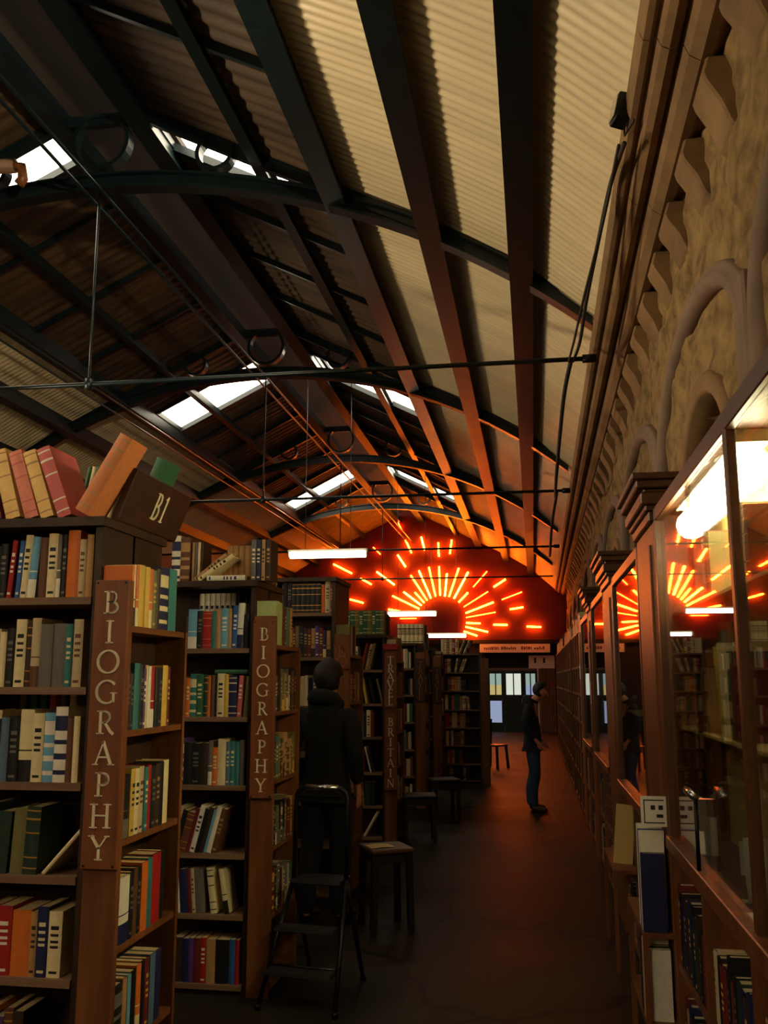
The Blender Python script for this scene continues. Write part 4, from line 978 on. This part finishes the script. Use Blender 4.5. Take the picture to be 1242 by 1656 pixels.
# ---- floodlight and cables on the cornice
def floodlight(label, loc, rotz, lit=None, k=.6, drop=0):
    t = thing('floodlight', label, 'floodlight', loc, rotz, 'small floodlights high up')
    def q(pts): return [(a * k, b * k) for a, b in pts]
    MB().prism(q([(-.10, -.10), (.03, -.13), (.10, .0), (.06, .14), (-.05, .15)]), -.09 * k, .09 * k, 'y').build('housing', M_black, t, bevel=.006)
    MB().prism(q([(-.104, -.08), (-.058, .13), (-.064, .132), (-.112, -.082)]), -.07 * k, .07 * k, 'y').build('glass', M_fill_flood if lit else M_floodglass, t)
    MB().tube([(.05 * k, -.11 * k, -.05 * k), (.05 * k, -.11 * k, -.16 * k), (.05 * k, .11 * k, -.16 * k), (.05 * k, .11 * k, -.05 * k)], .006, 6).build('bracket', M_black, t)
    if drop: MB().tube([(.05, 0, .05), (.05, 0, roofz(loc[0]) - loc[2] - .02)], .02, 8).build('added_pole', M_black, t)  # pole made up to carry the added floodlights
    if lit:
        L = bpy.data.lights.new('fill_beam', 'SPOT'); L.energy = FILL_FLOOD * lit[1]; L.color = (1.0, .80, .52); L.spot_size = R(lit[2]); L.spot_blend = .7; L.shadow_soft_size = .10
        o = bpy.data.objects.new('fill_beam', L); COL.objects.link(o); o.parent = t
        d = Vector(lit[0]) - Vector(loc); dl = Matrix.Rotation(-rotz, 3, 'Z') @ d.normalized()
        o.location = dl * .16; o.rotation_euler = dl.to_track_quat('-Z', 'Y').to_euler()
    return t
floodlight('small black floodlight clipped to the edge of the stone cornice', (.555, 4.68, 4.74), R(15))
floodlight('added lit floodlight hung left of the first truss, outside the picture', (-6.4, 6.6, 3.45), R(170), ((.3, 7.2, 5.3), 1.0, 75), 1, 4.2)  # unseen floods added to brighten the cream panels from the left
floodlight('added lit floodlight hung left of the photographer, outside the picture', (-5.6, 3.0, 3.45), R(170), ((.3, 4.2, 5.3), .7, 75), 1, 4.2)
floodlight('added lit floodlight hung left of the second truss, outside the picture', (-8.3, 11.2, 3.45), R(170), ((.2, 12.4, 5.4), .9, 65), 1, 3.2)
floodlight('added lit floodlight on the cornice behind the photographer, outside the picture', (.50, 1.5, 4.74), R(0), ((-7.6, 9.5, 5.4), 2.0, 60), .6)  # unseen flood added to brighten the left roof panels
def cable(label, pts, r):
    # smooth the run
    P = [Vector(p) for p in pts]; out = []
    for i in range(len(P) - 1):
        p0 = P[max(0, i - 1)]; p1, p2 = P[i], P[i + 1]; p3 = P[min(len(P) - 1, i + 2)]
        for k in range(8):
            s = k / 8; out.append(0.5 * ((2 * p1) + (-p0 + p2) * s + (2 * p0 - 5 * p1 + 4 * p2 - p3) * s * s + (-p0 + 3 * p1 - 3 * p2 + p3) * s ** 3))
    out.append(P[-1])
    o = MB().tube(out, r, 6).build('cable', M_rope); tag(o, label, 'cable', 'cables hanging by the cornice'); return o
cable('dark cable running from the floodlight along the cornice edge', [(.56, 4.72, 4.58), (.535, 5.3, 4.66), (.50, 6.0, 4.60), (.47, 6.8, 4.55), (.46, 7.6, 4.53), (.42, 8.0, 4.50)], .014)
cable('second dark cable looping beside the cornice edge', [(.54, 4.8, 4.62), (.51, 5.6, 4.58), (.44, 6.6, 4.50), (.40, 7.4, 4.46), (.38, 8.0, 4.50)], .010)
cable('bundle of cables drooping from nearest tie rod to second truss', [(.40, 8.0, 4.50), (.36, 8.6, 4.40), (.34, 9.6, 4.25), (.33, 11.2, 4.08), (.36, 12.6, 4.15), (.42, 13.85, 4.48)], .020)
cable('cable drooping from the second truss to the third', [(.42, 13.9, 4.48), (.36, 15.0, 4.2), (.36, 17.4, 4.0), (.42, 19.85, 4.46)], .022)

# ================================================================== STOOLS
def wood_stool(label, x, y, h, w, rot, m=M_blackwood, top=None):
    t = thing('stool', label, 'stool', (x, y, 0), rot, 'wooden stools in the aisle')
    MB().box(-w / 2, w / 2, -w / 2, w / 2, h - .03, h).build('seat', top or m, t, bevel=.008)
    MB().box(-w / 2 + .03, w / 2 - .03, -w / 2 + .03, w / 2 - .03, h - .10, h - .03).build('apron', m, t)
    for sx in (-1, 1):
        for sy in (-1, 1):
            a = w / 2 - .035
            MB().bar((sx * a * 1.08, sy * a * 1.08, 0), (sx * a, sy * a, h - .03), .042, .042, (0, 1, 0)).build('leg', m, t)
    return t
wood_stool('dark square wooden stool in front of the TRAVEL BRITAIN post', -1.10, 7.05, .55, .33, R(28), top=M_wood_red)
wood_stool('low dark wooden stool beside the fifth bookcase', -1.28, 10.6, .50, .36, R(10))
wood_stool('dark wooden stool standing near the far aisle bookcase', -1.17, 12.3, .50, .36, R(20))
t = thing('paper_pad', 'open cream booklet lying on the nearest square stool', 'booklet', (-1.14, 7.0, .552), R(30))
MB().prism([(-.09, 0), (0, .004), (.09, 0), (.09, .006), (0, .012), (-.09, .006)], -.06, .06).build('leaves', M_page, t)
# step stool with handrail
t = thing('step_stool', 'black folding step stool with chrome hoop handrail and ribbed treads', 'step stool', (-1.245, 5.55, 0), R(-8))
hoop = []
for i in range(13):
    a = math.pi * i / 12; cx_ = -.15 + .03 if i > 6 else .15 - .03
for sx in (-1, 1):
    MB().tube([(sx * .16, -.02, .62), (sx * .165, .28, .015)], .013, 8).build('rear_leg', M_black, t)
    MB().tube([(sx * .16, -.02, .62), (sx * .22, -.36, .015)], .013, 8).build('front_leg', M_black, t)
    MB().lathe([(.017, 0), (.019, .02), (.017, .03)], 8, (sx * .165, .28, 0)).build('rubber_foot', M_black, t)
    MB().lathe([(.017, 0), (.019, .02), (.017, .03)], 8, (sx * .22, -.36, 0)).build('rubber_foot', M_black, t)
pts = [(-.16, -.02, .60), (-.16, -.01, .98)] + [(-.10 - .06 * math.cos(R(a)), 0, 1.06 + .06 * math.sin(R(a))) for a in (15, 40, 65, 90)] + [(.10 + .06 * math.cos(R(a)), 0, 1.06 + .06 * math.sin(R(a))) for a in (90, 65, 40, 15)] + [(.16, -.01, .98), (.16, -.02, .60)]
MB().tube(pts, .014, 8).build('handrail', M_black, t)
MB().tube([(-.10, 0, 1.122), (.10, 0, 1.122)], .0165, 10).build('handrail_grip', M_chrome, t)
for (z, y0_, d, w) in ((.62, -.10, .22, .30), (.40, -.27, .12, .35), (.20, -.37, .12, .39)):
    tr_ = MB().box(-w / 2, w / 2, y0_, y0_ + d, z - .02, z).build('tread', M_black, t, bevel=.005)
    rb = MB()
    for k in range(5): rb.box(-w / 2 + .01, w / 2 - .01, y0_ + .008 + k * (d - .02) / 5, y0_ + .016 + k * (d - .02) / 5, z, z + .003)
    rb.box(-w / 2, w / 2, y0_ - .004, y0_, z - .016, z + .002)
    rb.build('ribbed_strip', M_steel, tr_)
MB().tube([(-.20, -.24, .20), (.20, -.24, .20)], .009, 6).build('crossbar', M_black, t)
# far chair
t = thing('chair', 'small dark wooden chair at the end of the aisle beside far bookcase', 'chair', (-.82, 19.3, 0), R(60))
MB().box(-.2, .2, -.2, .2, .43, .46).build('seat', M_blackwood, t, bevel=.01)
for sx in (-1, 1):
    MB().bar((sx * .20, -.20, 0), (sx * .17, -.17, .44), .04, .04, (0, 1, 0)).build('leg', M_blackwood, t)
    MB().bar((sx * .20, .23, 0), (sx * .18, .18, .95), .04, .04, (0, 1, 0)).build('leg', M_blackwood, t)
MB().box(-.18, .18, .165, .195, .70, .92).build('backrest', M_blackwood, t, bevel=.01)

# ================================================================== PEOPLE
def skin(name, nodes, edges, m, parent=None, sub=2, smooth=True):
    keys = list(nodes); idx = {k: i for i, k in enumerate(keys)}
    me = bpy.data.meshes.new(name + '_sk'); me.from_pydata([nodes[k][0] for k in keys], [(idx[a], idx[b]) for a, b in edges], [])
    ob = bpy.data.objects.new(name + '_sk', me); COL.objects.link(ob)
    md = ob.modifiers.new('s', 'SKIN'); md.use_smooth_shade = True; md.branch_smoothing = .6
    for i, k in enumerate(keys):
        r = nodes[k][1]; me.skin_vertices[0].data[i].radius = r if isinstance(r, tuple) else (r, r)
    me.skin_vertices[0].data[0].use_root = True
    sb = ob.modifiers.new('u', 'SUBSURF'); sb.levels = sub; sb.render_levels = sub
    dg = bpy.context.evaluated_depsgraph_get(); dg.update()
    nm = bpy.data.meshes.new_from_object(ob.evaluated_get(dg)); nm.name = name
    bpy.data.objects.remove(ob); bpy.data.meshes.remove(me)
    nm.materials.clear(); nm.materials.append(m)
    for p in nm.polygons: p.use_smooth = True
    o = bpy.data.objects.new(name, nm); COL.objects.link(o)
    if parent: o.parent = parent
    return o
def person(label, loc, rotz, height, jacket, trousers, shoes, bow=0.0, hood=0, hairy=1.0, arm=0.0):
    """built facing -Y, then turned"""
    s = height / 1.75
    f = -1
    def P(x, y, z): return (x * s, y * s, z * s)
    hb = bow
    N = {'pel': (P(0, 0, .95), (.15 * s, .10 * s)), 'bel': (P(0, -.005, 1.08), (.135 * s, .10 * s)), 'che': (P(0, 0, 1.28), (.14 * s, .095 * s)), 'nk0': (P(0, .01 - hb * .02, 1.44), (.07 * s, .065 * s)),
         'nk1': (P(0, -.005 - hb * .05, 1.51), (.055 * s, .058 * s)), 'jaw': (P(0, -.03 - hb * .10, 1.565 - hb * .02), (.062 * s, .075 * s)), 'hd': (P(0, -.02 - hb * .11, 1.65 - hb * .035), (.074 * s, .09 * s)), 'crn': (P(0, -.008 - hb * .10, 1.715 - hb * .05), (.058 * s, .07 * s)),
         'nose': (P(0, -.128 - hb * .09, 1.615 - hb * .075), .012 * s), 'nose0': (P(0, -.09 - hb * .10, 1.645 - hb * .06), .016 * s)}
    E = [('pel', 'bel'), ('bel', 'che'), ('che', 'nk0'), ('nk0', 'nk1'), ('nk1', 'jaw'), ('jaw', 'hd'), ('hd', 'crn'), ('hd', 'nose0'), ('nose0', 'nose')]
    for sd, sx in (('L', -1), ('R', 1)):
        N['hip' + sd] = (P(sx * .095, .0, .88), .088 * s); N['kne' + sd] = (P(sx * .10, -.025 + .02 * sx, .49), .06 * s); N['ank' + sd] = (P(sx * .11, .02 + .03 * sx, .085), .038 * s)
        N['hee' + sd] = (P(sx * .11, .03 + .03 * sx, .045), .034 * s); N['toe' + sd] = (P(sx * .125, -.15 + .03 * sx, .03), (.042 * s, .026 * s))
        E += [('pel', 'hip' + sd), ('hip' + sd, 'kne' + sd), ('kne' + sd, 'ank' + sd), ('ank' + sd, 'hee' + sd), ('hee' + sd, 'toe' + sd)]
        N['shl' + sd] = (P(sx * .185, .01, 1.40), .046 * s); N['elb' + sd] = (P(sx * .245, .06, 1.12), .042 * s); N['wri' + sd] = (P(sx * .225, -.04 - arm * .12, .90 + arm * .12), .027 * s)
        wx, wy, wz = N['wri' + sd][0]
        dn = Vector((-sx * .02, -.35 - arm, -1 + arm * .4)).normalized()
        pm = Vector((wx, wy, wz)) + dn * .075 * s; N['plm' + sd] = (tuple(pm), (.022 * s, .032 * s))
        E += [('che', 'shl' + sd), ('shl' + sd, 'elb' + sd), ('elb' + sd, 'wri' + sd), ('wri' + sd, 'plm' + sd)]
        for k, (oy, L) in enumerate(((-.033, .062), (-.012, .072), (.010, .067), (.030, .052))):
            b0 = pm + Vector((0, oy, -.02)) * s; b1 = b0 + (dn + Vector((-sx * .15, -.05, 0))).normalized() * L * .55 * s; b2 = b1 + (dn + Vector((-sx * .55, -.2, 0))).normalized() * L * .55 * s
            for q, v in enumerate((b0, b1, b2)): N['f%s%d%d' % (sd, k, q)] = (tuple(v), (.0095 - q * .001) * s)
            E += [('plm' + sd, 'f%s%d0' % (sd, k)), ('f%s%d0' % (sd, k), 'f%s%d1' % (sd, k)), ('f%s%d1' % (sd, k), 'f%s%d2' % (sd, k))]
        tb = Vector((wx, wy, wz)) + dn * .045 * s + Vector((0, -.035, 0)) * s; tt = tb + (dn * .8 + Vector((0, -.6, 0))).normalized() * .04 * s
        N['th' + sd + '0'] = (tuple(tb), .011 * s); N['th' + sd + '1'] = (tuple(tt), .0095 * s)
        E += [('wri' + sd, 'th' + sd + '0'), ('th' + sd + '0', 'th' + sd + '1')]
        N['ear' + sd] = (P(sx * .083, .0 - hb * .11, 1.63 - hb * .035), (.012 * s, .02 * s)); E.append(('hd', 'ear' + sd))
    body = skin('person', N, E, M_skin)
    body.location = loc; body.rotation_euler = (0, 0, rotz)
    tag(body, label, 'person')
    # jacket
    J = {k: (N[k][0], tuple(v * 1.14 + .012 for v in (N[k][1] if isinstance(N[k][1], tuple) else (N[k][1],) * 2))) for k in ('pel', 'bel', 'che')}
    J['che'] = (N['che'][0], (.20 * s, .143 * s)); J['upb'] = (P(0, .02, 1.40), (.14 * s, .11 * s))
    J['hem'] = (P(0, 0, .84), (.175 * s, .135 * s)); J['col'] = (P(0, .014 - hb * .03, 1.485), (.078 * s, .080 * s))
    je = [('pel', 'bel'), ('hem', 'pel'), ('bel', 'che'), ('che', 'upb'), ('upb', 'col'), ('col', 'trpL'), ('col', 'trpR')]
    for sd, sx in (('L', -1), ('R', 1)): J['trp' + sd] = (P(sx * .115, .02, 1.435), .078 * s)
    for sd in 'LR':
        for k, r in (('shl', .078), ('elb', .062)): J[k + sd] = (N[k + sd][0], r * s)
        w = Vector(N['elb' + sd][0]).lerp(Vector(N['wri' + sd][0]), .93); J['cuf' + sd] = (tuple(w), .047 * s)
        je += [('che', 'shl' + sd), ('shl' + sd, 'elb' + sd), ('elb' + sd, 'cuf' + sd)]
    jk = skin('jacket', J, je, jacket, body)
    TR = {'pel': (P(0, 0, .95), (.158 * s, .118 * s)), 'wst': (P(0, 0, 1.03), (.15 * s, .112 * s))}; te = [('pel', 'wst')]
    for sd, sx in (('L', -1), ('R', 1)):
        TR['hip' + sd] = (N['hip' + sd][0], .107 * s); TR['kne' + sd] = (N['kne' + sd][0], .083 * s)
        ax, ay, az = N['ank' + sd][0]; TR['cal' + sd] = ((ax, ay + .01, .28 * s), .075 * s); TR['hem' + sd] = ((ax, ay, .045 * s), .066 * s)
        te += [('pel', 'hip' + sd), ('hip' + sd, 'kne' + sd), ('kne' + sd, 'cal' + sd), ('cal' + sd, 'hem' + sd)]
        S = {'a': ((ax, ay + .035 * s, .055 * s), (.055 * s, .054 * s)), 'b': ((N['toe' + sd][0][0], ay - .09 * s, .045 * s), (.048 * s, .04 * s)), 'c': ((N['toe' + sd][0][0], N['toe' + sd][0][1] - .02 * s, .036 * s), (.045 * s, .032 * s))}
        skin('shoe', S, [('a', 'b'), ('b', 'c')], shoes, body)
    skin('trousers', TR, te, trousers, body)
    hx, hy, hz = N['hd'][0]
    cap = MB(); vs = []; fs = []; nu, nv = 20, 14
    cx_, cy_, cz_ = 0, hy + .022 * s, hz + .012 * s
    tilt = Euler((R(-22) * bow, 0, 0)).to_matrix()
    for a in range(nv + 1):
        ph = math.pi * a / nv
        for b in range(nu):
            th = 2 * math.pi * b / nu
            v = Vector((math.sin(ph) * math.sin(th), -math.sin(ph) * math.cos(th), math.cos(ph)))
            k = 1 + .03 * math.sin(5 * th + 3 * ph)
            q = tilt @ Vector((v.x * .090 * s * hairy * k, v.y * .108 * s * hairy * k, v.z * (.105 if v.z > 0 else .125) * s * hairy)); vs.append((cx_ + q.x, cy_ + q.y, cz_ + q.z))
    for a in range(nv):
        for b in range(nu):
            ph = math.pi * (a + .5) / nv; th = 2 * math.pi * (b + .5) / nu
            front = math.cos(th) * math.sin(ph); side = abs(math.sin(th)) * math.sin(ph)
            if math.cos(ph) < .30 and front > .18: continue
            if math.cos(ph) < -.05 and front > -.35: continue
            if math.cos(ph) < -.62: continue
            fs.append((a * nu + b, a * nu + (b + 1) % nu, (a + 1) * nu + (b + 1) % nu, (a + 1) * nu + b))
    cap.add(vs, fs, 0, True)
    ho = cap.build('hair', M_hair, body); sm_ = ho.modifiers.new('thick', 'SOLIDIFY'); sm_.thickness = .012 * s; sm_.offset = -1
    # face
    for sx in (-1, 1):
        MB().lathe([(.004 * s, -.006 * s), (.009 * s, -.003 * s), (.010 * s, 0), (.009 * s, .003 * s), (.004 * s, .006 * s)], 8, (sx * .03 * s, hy - .085 * s, hz - .018 * s)).build('eye', M_ink, body)
        MB().box(sx * .03 * s - .014 * s, sx * .03 * s + .014 * s, hy - .092 * s, hy - .082 * s, hz + .002 * s, hz + .008 * s).build('eyebrow', M_hair, body)
    MB().box(-.022 * s, .022 * s, hy - .095 * s, hy - .06 * s, hz - .078 * s, hz - .070 * s).build('mouth', MATS['cloth dark red'], body)
    if hood:
        hb_ = MB(); pts = []; rr = []
        for k in range(18):
            a = 2 * math.pi * k / 18
            pts.append((.088 * s * math.sin(a), (.02 - hb * .02) * s + .085 * s * math.cos(a), (1.475 + .035 * math.cos(a)) * s)); rr.append((.038 + .018 * math.cos(a)) * s * hood)
        hb_.tube(pts, rr, 10, closed=True).build('hood', jacket, body)
    return body
p1 = person('person in black hooded coat with back turned, standing behind the step stool', (-1.56, 7.08, 0), R(180 - 12), 1.88, M_coat, M_coat, M_black, bow=.3, hood=1.0, hairy=1.18)
p2 = person('person in dark jacket and blue jeans standing with bowed head in the aisle', (-.04, 13.2, 0), R(90 - 8), 1.74, M_jacket, M_jeans, M_shoe, bow=1.25, hood=.72, hairy=1.06, arm=.35)

# ================================================================== FAR END
t = thing('hanging_sign', 'long cream sign board with small brown writing under the neon wall', 'sign', (-.60, YE - .015, 2.62))
MB().box(-1.17, 1.17, 0, .03, 0, .29).build('board', M_white, t, bevel=.01)
mk = MB(); rg = random.Random(3); x = -1.02
while x < .98:
    w = rg.uniform(.03, .07)
    if not (.05 < x < .2) and rg.random() > .12: mk.box(x, x + w, -.003, 0, .10, .10 + rg.uniform(.06, .11))
    x += w + .02
mk.build('writing', M_wood, t)
for s_ in (-1, 1): MB().tube([(s_ * 1.0, .015, .29), (s_ * 1.0, .015, .315)], .01, 6).build('hanger', M_black, t)
# glazed green doors in the far wall
yD = 32.5
PANE = [emis('daylight_green', (.55, .75, .65), DOOR_LIGHT), emis('daylight_yellow', (1.0, .8, .3), DOOR_LIGHT), emis('daylight_white', (.9, .95, .8), DOOR_LIGHT * 1.5), emis('daylight_blue', (.55, .65, .95), DOOR_LIGHT)]
for n_, (x0, x1) in enumerate(((-1.55, -1.02), (-1.0, -.36), (-.34, .12))):
    d = sempty('door_%d' % (n_ + 1), (x0, yD, 0)); w = x1 - x0
    MB().box(0, .07, 0, .05, 0, 2.0).build('stile', M_green, d); MB().box(w - .07, w, 0, .05, 0, 2.0).build('stile', M_green, d)
    for (z0, z1) in ((0, .30), (1.02, 1.22), (1.93, 2.02)): MB().box(.07, w - .07, 0, .05, z0, z1).build('rail', M_green, d)
    MB().box(w / 2 - .02, w / 2 + .02, .005, .045, 1.22, 1.93).build('glazing_bar', M_green, d)
    for k, (a, b) in enumerate(((.07, w / 2 - .02), (w / 2 + .02, w - .07))):
        MB().box(a, b, .02, .03, 1.22, 1.55).build('pane', [PANE[1], PANE[2], PANE[3]][n_], d)
        MB().box(a, b, .02, .03, 1.55, 1.93).build('pane', [PANE[0], PANE[2], PANE[0]][n_], d)
    MB().box(.07, w - .07, .02, .03, .30, 1.02).build('pane', PANE[3] if n_ == 0 else M_green, d)
    MB().box(w - .06, w - .03, -.03, 0, .98, 1.10).build('handle', M_chrome, d)
struct(MB().box(-1.62, .2, yD - .04, yD + .1, 2.03, 2.12).build('trim_21', M_shelfedge))
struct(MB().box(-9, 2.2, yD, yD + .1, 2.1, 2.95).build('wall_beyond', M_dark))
o = MB().box(-.15, .70, 32.30, 32.36, 2.12, 2.52)
t = thing('wall_board', 'white board with two dark slots at the top of far doorway', 'board', (.28, 32.3, 2.10))
MB().box(-.43, .43, 0, .05, 0, .43).build('board', M_white, t)
for x in (-.25, .05): MB().box(x, x + .07, -.004, 0, .18, .36).build('slot', M_ink, t)
t = thing('curtain', 'pale brown hanging curtain at the right of the far doorway', 'curtain', (.42, 32.2, 0))
cv = []; n = 40
for i in range(n + 1):
    x = -.25 + .55 * i / n; yy = .03 * math.sin(i * 1.3); cv.append((x, yy))
pl = cv + [(a, b + .01) for a, b in cv[::-1]]
MB().prism(pl, .002, 2.08, 'z').build('drape', M_shelfedge, t)
t = thing('door_post', 'cream painted post at the right of the far green doors', 'post', (.16, 32.35, 0))
MB().box(-.04, .04, 0, .08, 0, 2.1).build('post', M_white, t)

# ================================================================== BOOKS: the 300 that show largest stay separate, the others are one object
def thin_out(keep=300):
    dg = bpy.context.evaluated_depsgraph_get(); dg.update()
    sc = SC; C0 = camo.matrix_world.translation.copy() if False else Vector(camo.location)
    Rm = camo.rotation_euler.to_matrix(); f = 1507.0
    roots = [o for o in COL.objects if o.name.split('.')[0] == 'book' and 'label' in o]
    score = []
    for o in roots:
        ms = [o] if o.type == 'MESH' else list(o.children)
        names = {m.name for m in ms}
        cover = ms[0]; me = cover.data
        M = Matrix.Translation(o.location) @ o.rotation_euler.to_matrix().to_4x4()
        area = 0.0; vis = 0; tot = 0
        for p in me.polygons:
            if p.area < 1e-5: continue
            c = M @ p.center; n = M.to_3x3() @ p.normal; d = c - C0; l = d.length
            q = Rm.transposed() @ d
            if q.z >= 0: continue
            u = 621 + f * q.x / -q.z; v = 828 - f * q.y / -q.z
            if not (0 <= u < 1242 and 0 <= v < 1656): continue
            a = p.area * max(0, abs(n.dot(d)) / l) * (f / -q.z) ** 2
            if a < 1.5: continue
            dirn = d.normalized(); org = C0.copy(); rem = l; ok = False
            for _ in range(4):
                hit, loc, nn, idx, ho, mm = sc.ray_cast(dg, org, dirn, distance=rem + .01)
                if not hit: ok = True; break
                if ho.name in names: ok = True; break
                if ho.name.startswith('glass_pane'):
                    org = loc + dirn * .002; rem = l - (org - C0).length; continue
                break
            if ok: area += a
        score.append((area, o))
    score.sort(key=lambda t: -t[0])
    drop = [o for a, o in score[keep:]] + [o for a, o in score[:keep] if a < 3]
    mb = MB(); mats = []; mi = {}
    for o in drop:
        M = Matrix.Translation(o.location) @ o.rotation_euler.to_matrix().to_4x4()
        for c in ([o] if o.type == 'MESH' else list(o.children)):
            base = len(mb.v); mb.v += [tuple(M @ v.co) for v in c.data.vertices]
            for p in c.data.polygons:
                m = c.data.materials[p.material_index]
                if m.name not in mi: mi[m.name] = len(mats); mats.append(m)
                mb.f.append([i + base for i in p.vertices]); mb.m.append(mi[m.name]); mb.sm.append(False)
    for o in drop:
        for c in list(o.children): bpy.data.objects.remove(c)
        bpy.data.objects.remove(o)
    far = COL.objects.get('far_books')
    base = len(mb.v); mb.v += [tuple(v.co) for v in far.data.vertices]
    for p in far.data.polygons:
        m = far.data.materials[p.material_index]
        if m.name not in mi: mi[m.name] = len(mats); mats.append(m)
        mb.f.append([i + base for i in p.vertices]); mb.m.append(mi[m.name]); mb.sm.append(False)
    bpy.data.objects.remove(far)
    r = mb.build('far_books', mats, fix=False)
    tag(r, 'rows of small dim books filling the far and shadowed shelves', 'books'); r['kind'] = 'stuff'
    print('BOOKS kept', len(roots) - len(drop), 'merged', len(drop))
thin_out()
print('dup labels', [k for k, v in USED.items() if v > 1][:10])
